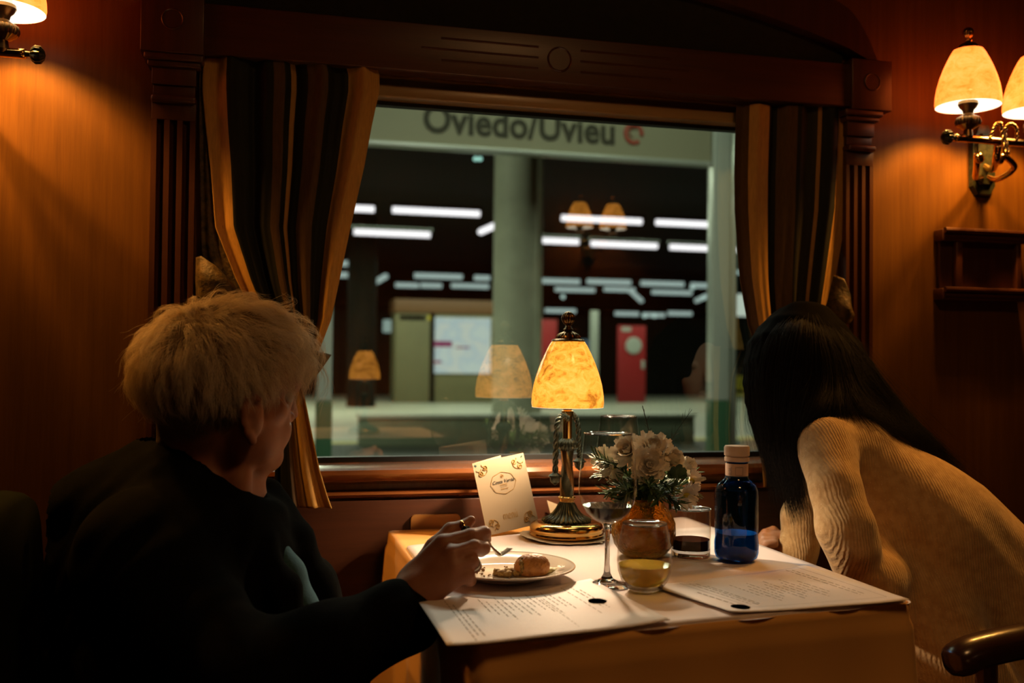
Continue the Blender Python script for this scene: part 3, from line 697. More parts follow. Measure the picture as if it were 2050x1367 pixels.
# round concrete column
D = 14.0; cxy = PD(1031, 600, D); rad = 44/FPX*D
bm = bmesh.new(); lathe(bm, [(rad, GZ), (rad, 4.55)], 48, c=(cxy[0], cxy[1], 0))
tag(finish(bm, 'concrete_column', O['concrete'], None, 'auto'), 'thick round grey concrete column on the platform', 'column')
cxy = PD(1062, 600, 15.5)
bm = bmesh.new(); lathe(bm, [(.16, GZ), (.16, 4.55)], 24, c=(cxy[0]+.28, cxy[1]+.9, 0))
tag(finish(bm, 'steel_pillar', O['concrete'], None, 'auto'), 'slim dark pillar close behind the thick concrete column', 'pillar')
# dark parapet
Yb = yl-.9; P0, P1 = PY(722, 829, Yb), PY(1391, 829, Yb); zt_ = (P0[2]+P1[2])/2
r = thing('platform_parapet', 'long low dark parapet with a pale cap across the platform', 'parapet', (0, 0, 0))
boxobj('parapet_wall', (P0[0], Yb, GZ), (P1[0], Yb+.35, zt_-.05), O['bench'], r, .01)
boxobj('parapet_cap', (P0[0]-.02, Yb-.02, zt_-.05), (P1[0]+.02, Yb+.37, zt_), O['benchtop'], r, .01)
# kiosk with lit poster
Yk = yat(880, 806); 
r = thing('information_kiosk', 'olive and brown information kiosk with a lit white poster', 'kiosk', (0, 0, 0))
A, B = PY(790, 805, Yk), PY(987, 805, Yk); T = PY(880, 600, Yk)[2]; F_ = PY(880, 627, Yk)[2]
boxobj('kiosk_body', (A[0], Yk, GZ), (B[0], Yk+.9, F_), O['olive'], r, .01)
boxobj('fascia', (A[0]-.04, Yk-.06, F_), (B[0]+.05, Yk+.95, T), O['brown'], r, .01)
m_, nt, out = newmat('lit_poster'); vec = coords(nt, (1, 1, 1)); c1 = ramp(nt, noise_(nt, vec, 1.6, 2), [(.42, (.62, .72, .66)), (.5, (.52, .64, .66)), (.58, (.66, .72, .64))])
ee = N(nt, 'ShaderNodeEmission'); nt.links.new(c1, ee.inputs[0]); ee.inputs[1].default_value = .85; nt.links.new(ee.outputs[0], out.inputs[0])
a, b = PY(869, 747, Yk), PY(982, 637, Yk)
pp = boxobj('lit_poster', (a[0], Yk-.05, a[2]), (b[0], Yk, b[2]), m_, r, .004)
mg = emit('poster_magenta', (.28, .05, .12), .8)
for (x0, y0, x1, y1) in ((869, 683, 905, 694), (869, 722, 884, 727), (912, 694, 940, 697)):
    u, w = PY(x0, y1, Yk-.05), PY(x1, y0, Yk-.05); boxobj('poster_heading', (u[0], Yk-.056, u[2]), (w[0], Yk-.05, w[2]), mg, pp, 0)
a, b = PY(800, 640, Yk), PY(852, 632, Yk); boxobj('dark_header', (a[0], Yk-.012, a[2]), (b[0], Yk, b[2]), O['dark'], r, .002)
a, b = PY(856, 640, Yk), PY(864, 632, Yk); boxobj('yellow_marker', (a[0], Yk-.02, a[2]), (b[0], Yk, b[2]), emit('yellow_sign_glow', (.7, .6, .05), .7), r, .002)
boxobj('corner_pillar', (A[0]+.98*.95, Yk-.03, GZ), (A[0]+1.06, Yk, F_), O['dark'], r, .002)
# red door
Yr = yat(1262, 806); r = thing('service_door', 'bright red service door with a round window at the back of the platform', 'door', (0, 0, 0))
A, B = PY(1236, 805, Yr), PY(1293, 652, Yr)
boxobj('door_leaf', (A[0], Yr, GZ), (B[0], Yr+.06, B[2]), O['red'], r, .01)
c = PY(1268, 692, Yr)
bm = bmesh.new(); MM = Matrix.Translation((c[0], Yr-.001, c[2])) @ Matrix.Rotation(PI/2, 4, 'X')
lathe(bm, [(.15, 0), (.21, .0), (.24, .015), (.24, .03), (.21, .04), (.15, .04)], 32, M=MM); finish(bm, 'porthole_ring', O['white'], r, True)
bm = bmesh.new(); lathe(bm, [(.0001, .01), (.155, .01)], 32, M=MM); finish(bm, 'porthole_glass', pbr('dark_glass', (.02, .025, .02), .1), r, True)
u = PY(1287, 730, Yr); boxobj('handle_plate', (u[0]-.05, Yr-.03, u[2]-.12), (u[0]+.04, Yr, u[2]+.12), O['white'], r, .01)
u = PY(1255, 660, Yr); boxobj('door_notice', (u[0]-.16, Yr-.01, u[2]-.05), (u[0]+.12, Yr, u[2]+.07), O['white'], r, .004)
# assorted platform furniture
def pbox(name, lab, cat, x0, y0, x1, y1, Y, mat, dep=.3, z0=None):
    a, b = PY(x0, y1, Y), PY(x1, y0, Y); return tag(boxobj(name, (a[0], Y, a[2] if z0 is None else z0), (b[0], Y+dep, b[2]), mat, None, .02), lab, cat)
pbox('ticket_machine', 'red rounded machine half hidden behind the amber lamp shade', 'machine', 1084, 640, 1116, 800, Yr-3, O['red'], .6, GZ)
pbox('white_pillar', 'slim white pillar between the red machine and the red door', 'pillar', 1184, 622, 1199, 805, Yr-1, O['white'], .2, GZ)
pbox('blue_display', 'dim blue display cabinet beside the slim white pillar', 'cabinet', 1166, 680, 1183, 800, Yr-.5, pbr('dim_blue', (.05, .09, .16), .5), .4, GZ)
pbox('bright_shopfront', 'bright white panel seen beyond the right sign post', 'panel', 1460, 590, 1530, 632, 34, emit('white_light_panel', (.62, .70, .62), .9), .2)
pbox('station_wall_box', 'small white box on the dark wall left of the kiosk', 'box', 768, 640, 785, 665, Yk+1, emit('white_box_glow', (.45, .6, .55), .6), .2)
Yt = yat(1485, 832)
for i, (x, l) in enumerate(((1476, 'yellow cafe chair just right of the steel sign post'), (1494, 'yellow cafe chair second from the steel sign post'))):
    r = thing('cafe_chair', l, 'chair', (0, 0, 0), group='yellow chairs on the far platform'); c = PZ(x, 832, GZ); my = pbr('yellow_plastic', (.55, .48, .05), .5)
    boxobj('seat', (c[0]-.16, c[1]-.2, .38), (c[0]+.16, c[1]+.2, .42), my, r, .01); boxobj('backrest', (c[0]-.16, c[1]+.17, .5), (c[0]+.16, c[1]+.2, .8), my, r, .01)
    for a in (-1, 1):
        for b in (-1, 1): tubeobj('leg', [(c[0]+a*.14, c[1]+b*.17, GZ), (c[0]+a*.14, c[1]+b*.17, .38)], .012, O['steel'], r)
c = PZ(1500, 815, GZ); r = thing('cafe_table', 'white cafe table behind the yellow chairs', 'table', (0, 0, 0))
bm = bmesh.new(); lathe(bm, [(.0001, .70), (.55, .70), (.55, .74), (.0001, .74)], 32, c=(c[0], c[1], 0)); finish(bm, 'table_top', O['white'], r, 'auto'); tubeobj('table_leg', [(c[0], c[1], GZ), (c[0], c[1], .7)], .04, O['steel'], r)
c = PD(725, 600, 24)
bm = bmesh.new(); lathe(bm, [(.35, GZ), (.35, 4.55)], 24, c=(c[0], c[1], 0)); tag(finish(bm, 'dark_column', O['dark'], None, 'auto'), 'dark round column far left behind the sign post', 'column')
# fluorescent tubes: rows hang below the dark ceiling
def tubes(rows, mat, r, lab, grp, order):
    for i, (x1, y1, x2, y2, Y) in enumerate(rows):
        a, b = PY(x1, y1, Y), PY(x2, y2, Y); z = (a[2]+b[2])/2; k = (r/.05)
        if abs(y2-y1) > 12: b = PY(x2, y2, Y-1.2); 
        t = thing('fluorescent_tube', lab % order[i], 'light', (0, 0, 0), group=grp)
        sl = abs(y2-y1) > 12
        bm = bmesh.new(); p, q = (Vector(a), Vector(b)) if sl else (Vector((a[0], Y, z)), Vector((b[0], Y, z)))
        tube(bm, [p, q], r, 10); finish(bm, 'tube', mat, t, True)
        boxobj('fitting', (min(p.x, q.x)-.05, Y-.05, max(p.z, q.z)+r), (max(p.x, q.x)+.05, Y+.05, max(p.z, q.z)+r+.06), O['slab'], t, .005)
ordn = ['first', 'second', 'third', 'fourth', 'fifth', 'sixth', 'seventh', 'eighth', 'ninth', 'tenth', 'eleventh', 'twelfth']
tubes([(690, 416, 749, 419, 15.5), (786, 421, 960, 427, 15.5), (1125, 437, 1284, 443, 15.5), (1314, 445, 1426, 450, 15.5), (1458, 452, 1520, 455, 15.5)], O['tube'], .058,
      'long white fluorescent tube, %s from the left in the nearest high row', 'fluorescent tubes in the nearest row', ordn)
tubes([(709, 464, 861, 470, 19), (962, 464, 992, 451, 19), (1078, 481, 1158, 484, 19), (1184, 487, 1315, 493, 19), (1342, 494, 1426, 498, 19), (1456, 499, 1520, 501, 19)], O['tube'], .066,
      'white fluorescent tube, %s from the left in the second row', 'fluorescent tubes in the second row', ordn)
tubes([(672, 527, 712, 528, 29), (672, 550, 714, 551, 29), (746, 568, 772, 553, 29), (830, 551, 925, 555, 29), (950, 556, 980, 557, 29), (1082, 562, 1160, 564, 29), (1176, 563, 1262, 566, 29), (1284, 566, 1368, 570, 29), (1384, 570, 1424, 573, 29)], O['tube2'], .085,
      'faint fluorescent tube, %s from the left in the third row', 'fluorescent tubes in the third row', ordn)
tubes([(792, 567, 838, 575, 33), (842, 575, 884, 568, 33), (904, 571, 978, 574, 33), (1112, 583, 1190, 577, 33), (1210, 577, 1270, 582, 33), (1262, 582, 1284, 602, 33), (1306, 580, 1384, 591, 33), (1394, 602, 1424, 588, 33)], O['tube2'], .085,
      'blurred fluorescent tube, %s from the left in the fourth row', 'fluorescent tubes in the fourth row', ordn)
tubes([(1092, 621, 1152, 623, 42), (1232, 627, 1278, 629, 42), (1288, 630, 1330, 631, 42), (1338, 630, 1384, 625, 42)], O['tube2'], .10,
      'small distant fluorescent tube, %s from the left in the lowest row', 'fluorescent tubes in the lowest row', ordn)
def spots(L, r0, mat, nm, labf, grp):
    for i, (x, y, D) in enumerate(L):
        bm = bmesh.new(); sphere(bm, PD(x, y, D), r0*D, 12); tag(finish(bm, nm, mat, None, True), labf % ordn[i], 'lamp', grp)
spots([(952, 318, 12), (961, 318, 12)], .0022, emit('green_white_lamp', (.45, .85, .75), 1.3), 'signal_lamp', 'tiny greenish lamp high under the sign, %s from the left', 'tiny twin lamps under the sign')
spots([(713, 605, 30), (790, 612, 30), (1127, 594, 30), (1386, 576, 30), (1408, 596, 30), (1462, 452, 30), (1462, 498, 30), (1476, 545, 30), (1468, 568, 30), (1290, 632, 30), (1310, 632, 30)], .0022,
      emit('far_lamp', (.55, .72, .68), 1.0), 'distant_lamp', 'small round far lamp, %s counted from the left group', 'far round station lamps')
# unseen lights without fittings, added to brighten the sign, posts, column and paving
def area(name, loc, rot, sx, sy, e, col):
    l = bpy.data.lights.new(name, 'AREA'); l.shape = 'RECTANGLE'; l.size = sx; l.size_y = sy; l.energy = e; l.color = col
    o = bpy.data.objects.new(name, l); COL.objects.link(o); o.location = loc; o.rotation_euler = rot; return o
WHT = (.92, 1.0, .76)
l = bpy.data.lights.new('column_fill', 'POINT'); l.energy = 160; l.color = WHT; l.shadow_soft_size = .3; o = bpy.data.objects.new('column_fill', l); COL.objects.link(o); o.location = (.6, 9.4, 4.3)  # added point light to brighten the column's left side
area('platform_fill', (2.2, 2.6, 3.9), (0, 0, 0), 3.0, .15, 50, WHT)
area('platform_fill', (.75, 1.8, 3.0), (0, 0, 0), 1.4, .12, 45, (1, .97, .84))  # added white light through the window for tabletop and hair
area('platform_fill', (-1.6, 2.6, 3.9), (0, 0, 0), 3.0, .15, 30, WHT)
area('platform_fill', (-1.2, 8.9, 3.3), (0, 0, 0), 5.0, .2, 200, WHT)
area('platform_fill', (6.5, 10.5, 3.3), (0, 0, 0), 2.5, .2, 60, WHT)
area('platform_fill', (2.0, 19, 3.9), (0, 0, 0), 16.0, .2, 900, WHT)
area('platform_fill', (9.0, 23, 3.6), (0, 0, 0), 24.0, .2, 380, WHT)
# ================================================================ the table
TZ = .750
x0, x1, yL, yR, ybk = .252, .893, -.893, -.818, -.088
tb = thing('dining_table', 'rectangular dining table fixed under the carriage window', 'table', (0, 0, 0))
bm = bmesh.new(); vs = [(x0+.012, yL+.014), (x1-.012, yR+.014), (x1-.012, ybk), (x0+.012, ybk)]
A = [bm.verts.new((a, b, TZ-.032)) for a, b in vs]; B = [bm.verts.new((a, b, TZ-.006)) for a, b in vs]
bm.faces.new(A[::-1]); bm.faces.new(B)
for i in range(4): bm.faces.new((A[i], A[(i+1) % 4], B[(i+1) % 4], B[i]))
finish(bm, 'table_top', M['trimx'], tb, False)
tubeobj('table_leg', [(.57, -.45, 0), (.57, -.45, TZ-.03)], .03, M['brass_dark'], tb)
def cloth(name, corners, z, drop, mat, lab, sides, rad=.03, fold=.012, nf=7, seed=0, flare=.022):
    """rounded-rectangle top with a hanging skirt that flares into folds at the corners"""
    c = [np.array(p, float) for p in corners]; per = []
    nc = 8
    for i in range(4):
        p = c[i]; a = c[i-1]-p; b = c[(i+1) % 4]-p; a /= np.linalg.norm(a); b /= np.linalg.norm(b)
        for k in range(nc+1):
            t = k/nc*PI/2; per.append((p+a*rad*(1-math.sin(t))+b*rad*(1-math.cos(t)), i, True))
        q = c[(i+1) % 4]; L = np.linalg.norm(q-p); m = int(L/.012)
        for k in range(1, m): per.append((p+b*(rad+(L-2*rad)*k/m), i, False))
    n = len(per); cen = sum(c)/4; bm = bmesh.new()
    P = [p for p, _, _ in per]; nrm = []
    for i in range(n):
        d = P[(i+1) % n]-P[i-1]; q = np.array([d[1], -d[0]]); q /= np.linalg.norm(q)+1e-9
        if q@(P[i]-cen) < 0: q = -q
        nrm.append(q)
    rings = []
    for f in np.linspace(.04, 1, 26): rings.append([bm.verts.new((*(cen+(P[i]-cen)*f), z+.0008*math.sin(P[i][0]*31*f+seed)*math.sin(P[i][1]*23*f)*(f < .97))) for i in range(n)])
    top = bm.verts.new((*cen, z))
    for i in range(n): bm.faces.new((top, rings[0][i], rings[0][(i+1) % n]))
    s_ = np.cumsum([0]+[np.linalg.norm(P[(i+1) % n]-P[i]) for i in range(n-1)]); S = s_[-1]
    for j in range(1, 40):
        t = j/39; dz = drop*t; ring = []
        for i in range(n):
            near = max(math.exp(-(min(abs(np.linalg.norm(P[i]-cc)), .5)/.09)**2) for cc in c)
            side = per[i][1]; dd = dz*sides[side]
            o = .004*min(1, j/3)+flare*near*t+fold*t*(.35+near)*math.sin(2*PI*nf*s_[i]/S*3+seed)+.004*t*math.sin(s_[i]*43+seed)
            if j < 3: o *= .5
            q = P[i]+nrm[i]*o; ring.append(bm.verts.new((*q, z-.0035*(min(j, 2))/2-max(0, dd-.004*0))))
        rings.append(ring)
    for a, b in zip(rings, rings[1:]):
        for i in range(n): bm.faces.new((a[i], a[(i+1) % n], b[(i+1) % n], b[i]))
    bmesh.ops.recalc_face_normals(bm, faces=bm.faces[:])
    o = finish(bm, name, mat, None, True); return tag(o, lab, 'tablecloth')
cloth('tablecloth', [(x0, yL), (x1, yR), (x1, ybk), (x0, ybk)], TZ-.002, .36, M['cloth_under'], 'long peach tablecloth hanging down the front of the table', (1, 1, .3, 1), rad=.016, fold=.010, nf=6, seed=1)
a = PZ(806, 1094, TZ)
cloth('table_overlay', [(x0+.010, yL+.005), (x1-.003, yR+.005), (x1-.002, ybk+.03), (x0+.010, a[1])], TZ+.0015, .010, M['cloth_white'], 'white overlay cloth lying over the peach tablecloth', (.01, .05, .05, 1), rad=.014, fold=.001, nf=5, seed=4, flare=.002)
OZ = TZ+.0025

# ---------------------------------------------------------------- printed menus
def sheet(px, lab, lines, ovalpx, seed, z=OZ+.001, curl=.004, lift=None):
    """px: 4 corner pixels on the table, TL TR BR BL as read by the photographer"""
    C4 = [PZ(a, b, z) for a, b in px]
    r = thing('printed_menu', lab, 'menu sheet', (0, 0, 0)); bm = bmesh.new(); nx, ny = 24, 16; g = []
    def at(u, v, dz=0):
        p = (C4[0]*(1-u)+C4[1]*u)*(1-v)+(C4[3]*(1-u)+C4[2]*u)*v
        w = curl*((2*u-1)**4*.8*(1 if lift is None else lift(u, v))+.15*math.sin(5*u+3*v+seed)**2)
        return (p[0], p[1], p[2]+max(0, w)+dz)
    for j in range(ny+1): g.append([bm.verts.new(at(i/nx, j/ny)) for i in range(nx+1)])
    for j in range(ny):
        for i in range(nx): bm.faces.new((g[j][i], g[j][i+1], g[j+1][i+1], g[j+1][i]))
    o = finish(bm, 'paper_sheet', M['paper'], r, True); md = o.modifiers.new('t', 'SOLIDIFY'); md.thickness = .0004; md.offset = -1
    rs = random.Random(seed); bm = bmesh.new()
    def stroke(u0, v0, u1, v1, w):
        n_ = max(2, int(abs(u1-u0)*nx*2+abs(v1-v0)*ny*2)); prev = None
        d = np.array([u1-u0, v1-v0]); q = np.array([-d[1], d[0]]); q = q/np.linalg.norm(q)*w
        for k in range(n_+1):
            t = k/n_; u = u0+d[0]*t; v = v0+d[1]*t
            cur = [bm.verts.new(at(u+q[0], v+q[1], .0005)), bm.verts.new(at(u-q[0], v-q[1], .0005))]
            if prev: bm.faces.new((prev[0], prev[1], cur[1], cur[0]))
            prev = cur
    for (u, v0, v1, w) in lines:
        v = v0
        while v < v1:
            l = rs.uniform(.02, .07); stroke(u, v, u, min(v+l, v1), w); v += l+.018
    finish(bm, 'printed_text', M['ink'], r, False)
    if ovalpx:
        c = PZ(*ovalpx, z); bm = bmesh.new(); lathe(bm, [(.0001, .0016), (.0128, .0016)], 32, c=(c[0], c[1], c[2]+.0004)); finish(bm, 'round_mark', pbr('round_mark_ink', (.26, .25, .21), .7), r, False)
    return r, at
ln = [(.13, .12, .95, .0022), (.155, .22, .86, .0022), (.18, .35, .9, .0022)]
for i, u in enumerate(np.linspace(.30, .70, 15)): ln.append((u, .15+.07*((i*7) % 3), .46+.06*((i*5) % 4), .0020))
ln += [(.78, .1, .72, .0018), (.83, .12, .6, .0024), (.855, .2, .62, .0024), (.60, .30, .9, .0014)]
sheet([(833, 1202), (1182, 1163), (1342, 1246), (895, 1297)], 'printed white menu sheet under the plate at the front left corner', ln, (1196, 1205), 3)
ln = [(.12, .35, .8, .004), (.20, .08, .8, .0022), (.23, .10, .85, .0022), (.25, .2, .8, .0022)]
for i, u in enumerate(np.linspace(.36, .74, 12)): ln.append((u, .25+.08*((i*5) % 3), .62+.05*((i*7) % 4), .0020))
ln += [(.84, .04, .8, .0022), (.87, .06, .8, .0022)]
r, at = sheet([(1300, 1174), (1612, 1134), (1822, 1203), (1466, 1229)], 'printed white menu sheet at the front right corner of the table', ln, (1482, 1217), 5, z=OZ+.0014, curl=.003)
bm = bmesh.new()
rect = [(.16, .04), (.93, .02), (.93, .9), (.16, .88)]
for (a, b), (c, d) in zip(rect, rect[1:]+rect[:1]):
    prev = None
    for k in range(21):
        t = k/20; u, v = a+(c-a)*t, b+(d-b)*t; q = np.array([-(d-b), c-a]); q = q/np.linalg.norm(q)*.0012
        cur = [bm.verts.new(at(u+q[0], v+q[1], .0006)), bm.verts.new(at(u-q[0], v-q[1], .0006))]
        if prev: bm.faces.new((prev[0], prev[1], cur[1], cur[0]))
        prev = cur
finish(bm, 'printed_border', M['ink'], r, False)

# ---------------------------------------------------------------- doily under the lamp, card behind it
bm = bmesh.new(); n = 60
pr = [((.083+.0015*math.cos(18*t))*math.cos(t)-.006, (.083+.0015*math.cos(18*t))*math.sin(t)) for t in np.linspace(0, 2*PI, n*3, endpoint=False)]
A = [bm.verts.new((LX+a, LY+b-.004, OZ+.0018+.004*max(0, -a-.05)/.03)) for a, b in pr]; bm.faces.new(A)
o = tag(finish(bm, 'paper_coaster', M['card'], None, False), 'round cream paper coaster under the amber table lamp', 'coaster'); md = o.modifiers.new('t', 'SOLIDIFY'); md.thickness = .0006
# menu card, leaning
cs = [PY(976, 1073, -.205), PY(1079, 1048, -.190), PY(1044, 901, -.165), PY(945, 928, -.180)]
BL, BR, TR, TL = [Vector(c) for c in cs]; TR = BR+(TL-BL)
dzz = BL.z-(OZ+.001)
r = thing('menu_card', 'cream folded menu card with gold swirls leaning beside the table lamp', 'menu card', (0, 0, 0))
Mc = frameM(BL, BR-BL, TL-BL); W_, H_ = (BR-BL).length, (TL-BL).length; nn = Mc.to_3x3().col[2]
bm = bmesh.new(); A = [bm.verts.new(p) for p in (BL, BR, TR, TL)]; bm.faces.new(A); o = finish(bm, 'front_leaf', M['card'], r, False); md = o.modifiers.new('t', 'SOLIDIFY'); md.thickness = .0006
bk = Vector((.012, .050, -.0)); bm = bmesh.new(); A = [bm.verts.new(p) for p in (BL, BR*.55+BL*.45+bk, TR*.55+TL*.45+bk*.9, TL)]; bm.faces.new(A); o = finish(bm, 'back_leaf', M['card'], r, False); md = o.modifiers.new('t', 'SOLIDIFY'); md.thickness = .0006
def onc(u, v): return BL+(BR-BL)*u+(TL-BL)*v+nn*.0008*(1 if nn.y < 0 else -1)
def corner(cx, cy, sx, sy):
    def q(a, b): return onc(cx+sx*a/W_, cy+sy*b/H_)
    for (ox, oy, s0, flip) in ((.0125, .0235, 1, 0), (.0235, .0125, 1, 1), (.0125, .0125, .0, 0)):
        if s0:
            pts = []
            for t in np.linspace(0, 1, 26):
                rr = .0055*(1-.72*t); an = -1.2+t*7.5
                a, b = ox+rr*math.cos(an), oy+rr*math.sin(an)
                pts.append(q(b, a) if False else (q(a, b) if not flip else q(oy+rr*math.sin(an)-oy+ox if False else ox+rr*math.sin(an), oy+rr*math.cos(an))))
            tube(bm, pts, .0008, 6)
        else:
            tube(bm, [q(.006+.010*t, .018-.002*math.sin(6*t)+.006*t) for t in np.linspace(0, 1, 12)], .0005, 6)
            tube(bm, [q(.018-.002*math.sin(6*t)+.006*t, .006+.010*t) for t in np.linspace(0, 1, 12)], .0005, 6)
            tube(bm, [q(.010+.006*math.cos(t), .012+.006*math.sin(t)) for t in np.linspace(.2, 2.6, 12)], .0005, 6)
            tube(bm, [q(.016+.011*math.cos(t), .016+.011*math.sin(t)) for t in np.linspace(.1, 1.47, 14)], .0005, 6)
bm = bmesh.new()
for cx, cy, sx, sy in ((0, 0, 1, 1), (1, 0, -1, 1), (1, 1, -1, -1), (0, 1, 1, -1)): corner(cx, cy, sx, sy)
finish(bm, 'gold_swirls', M['gold_ink'], r, True)
bm = bmesh.new()
for cx, cy, sx, sy in ((0, 0, 1, 1), (1, 0, -1, 1), (1, 1, -1, -1), (0, 1, 1, -1)):
    A = [bm.verts.new(onc(cx+sx*(.0035+.0032*a)/W_, cy+sy*(.0035+.0032*b)/H_)) for a, b in ((0, 0), (1.1, .35), (1.4, 1), (1, 1.5), (.35, 1.1))]; bm.faces.new(A)
finish(bm, 'corner_leaves', M['teal_ink'], r, False)
bm = bmesh.new(); pts = []
for t in np.linspace(0, 2*PI, 73):
    k = 1.03-.07*abs(math.sin(4*t)); pts.append(onc(.5+.0255/W_*math.cos(t)*k, .655+.0205/H_*math.sin(t)*k))
tube(bm, pts, .0004, 5, cap=False)
for ox, oy, rr in ((0, .0125, .0016), (0, .0125, .0035)):
    tube(bm, [onc(.5+(ox+rr*math.cos(t))/W_, .66+(oy+rr*math.sin(t))/H_) for t in np.linspace(0, 2*PI, 24)], .00022 if rr > .002 else .0006, 5)
finish(bm, 'badge_outline', M['gold_ink'], r, True)
def txt(s, size, u, v, mat, sh=0, off=0, nm='lettering'):
    p = onc(u, v); Mt = frameM(p, BR-BL, TL-BL)
    if nn.y > 0: pass
    return textmesh(nm, s, size, Mt, mat, r, offset=off, extrude=.0001, shear=sh)
txt('Costa Verde', .0088, .5, .675, M['inkdark'], .35, .0001); txt('EXPRESO', .0036, .5, .63, M['gold_ink']); txt('* * * * *', .004, .5, .60, M['gold_ink']); txt('GRAN LUJO', .003, .5, .575, M['gold_ink'])
o = txt('menú', .019, 0, 0, M['gold_ink'], 0, -.0003, 'menu_word')
Mt = frameM(onc(.5, .21), BR-BL, TL-BL); inv = frameM(onc(0, 0), BR-BL, TL-BL).inverted(); o.data.transform(inv); o.data.transform(Matrix.Diagonal((.72, 1.25, 1, 1))); o.data.transform(Mt)
# plain cream card leaning on the wall behind the lamp
a = [PY(1095, 1002, -.080), PY(1159, 1027, -.080), PY(1212, 1052, -.084), PZ(1206, 1088, OZ+.001), PZ(1110, 1062, OZ+.001)]
bm = bmesh.new(); bm.faces.new([bm.verts.new(p) for p in a]); o = tag(finish(bm, 'cream_envelope', M['card'], None, False), 'cream paper leaning on the wall behind the table lamp', 'paper'); md = o.modifiers.new('t', 'SOLIDIFY'); md.thickness = .0008

# ---------------------------------------------------------------- glassware
G = {}
G['thin'] = thin_glass('thin_clear_glass', (.98, .98, .97), .035, .6, edgecol=(.70, .68, .62), gcol=(1, .97, .92))
G['solid'] = pbr('clear_glass', (1, 1, 1), .01, trans=1, ior=1.45)
G['wine'] = pbr('red_wine', (.010, .0015, .003), .05, ior=1.33, spec=.35)
G['cola'] = pbr('dark_drink', (.018, .005, .003), .04, trans=.2, ior=1.33)
G['white_wine'] = pbr('golden_drink', (.95, .66, .10), .05, trans=.6, ior=1.33, emis=None)
G['amber'] = pbr('amber_hammered_glass', (1.0, .56, .08), .05, trans=.9, ior=1.4, bump=1.0, bscale=95, bdist=.004)
G['blue'] = thin_glass('blue_bottle_glass', (.14, .36, .66), .05, .6, gcol=(.8, .85, 1))
G['bluewater'] = pbr('blue_water', (.015, .30, .62), .1, trans=.2, ior=1.2, spec=.3)
def wineglass(x, y, lab, fill, s=1):
    t = thing('wine_glass', lab, 'wine glass', (x, y, OZ), group=None)
    bowl = [(.0045, .090), (.012, .0915), (.022, .097), (.032, .107), (.0395, .121), (.0430, .138), (.0425, .155), (.0405, .175), (.0380, .197), (.0352, .2225)]
    latheobj('bowl', bowl, G['thin'], t, seg=64, smooth=True, cap=False)
    bm = bmesh.new(); lathe(bm, [(.0345, .2222), (.0352, .2232), (.0359, .2222), (.0352, .2212)], 64); finish(bm, 'rim', G['solid'], t, True)
    latheobj('stem', [(.0001, 0), (.034, 0), (.0345, .0012), (.030, .0024), (.018, .005), (.009, .010), (.0050, .018), (.0036, .034), (.0036, .065), (.0042, .080), (.0065, .0885), (.009, .091), (.0001, .0925)], G['solid'], t, seg=48, smooth=True)
    if fill: latheobj('red_wine', [(.0001, .0928), (.011, .093), (.021, .0982), (.031, .1078), (.0365, .1165), (.0366, .1168), (.0001, .1168)], G['wine'], t, seg=64, smooth='auto')
    return t
p = PZ(1215, 1171, OZ); wineglass(p[0], p[1], 'wine glass holding a little red wine in front of the flowers', True)
p = PD(1238, 900, 1.93); wineglass(p[0], p[1], 'empty wine glass standing behind the flowers by the window', False)
p = PZ(1290, 1181, OZ); t = thing('stemless_glass', 'rounded stemless glass with a little golden drink', 'glass', (p[0], p[1], OZ))
latheobj('glass_wall', [(.0001, .002), (.018, .002), (.027, .006), (.034, .015), (.0385, .028), (.0398, .042), (.0385, .060), (.0355, .078), (.0318, .096)], G['thin'], t, seg=64, smooth=True, cap=False)
latheobj('glass_bottom', [(.0001, 0), (.019, 0), (.026, .004), (.027, .0065), (.018, .006), (.0001, .0055)], G['solid'], t, seg=64, smooth=True)
bm = bmesh.new(); lathe(bm, [(.0311, .0957), (.0318, .0966), (.0325, .0957), (.0318, .0948)], 64); finish(bm, 'rim', G['solid'], t, True)
latheobj('golden_drink', [(.0001, .0068), (.018, .0072), (.026, .010), (.0325, .0175), (.0362, .0285), (.0374, .037), (.0001, .037)], G['white_wine'], t, seg=64, smooth='auto')
p = PZ(1383, 1112, OZ); t = thing('tumbler', 'straight tumbler with dark drink beside the blue bottle', 'glass', (p[0], p[1], OZ))
latheobj('glass_wall', [(.0325, .002), (.0330, .030), (.0332, .080)], G['thin'], t, seg=64, smooth=True, cap=False)
latheobj('thick_bottom', [(.0001, 0), (.0315, 0), (.0325, .002), (.0322, .012), (.030, .0125), (.0001, .011)], G['solid'], t, seg=64, smooth='auto')
bm = bmesh.new(); lathe(bm, [(.0322, .0797), (.0331, .0808), (.034, .0797), (.0331, .0788)], 64); finish(bm, 'rim', G['solid'], t, True)
latheobj('dark_drink', [(.0001, .0128), (.0312, .0128), (.0315, .0285), (.0001, .0285)], G['cola'], t, seg=64, smooth='auto')
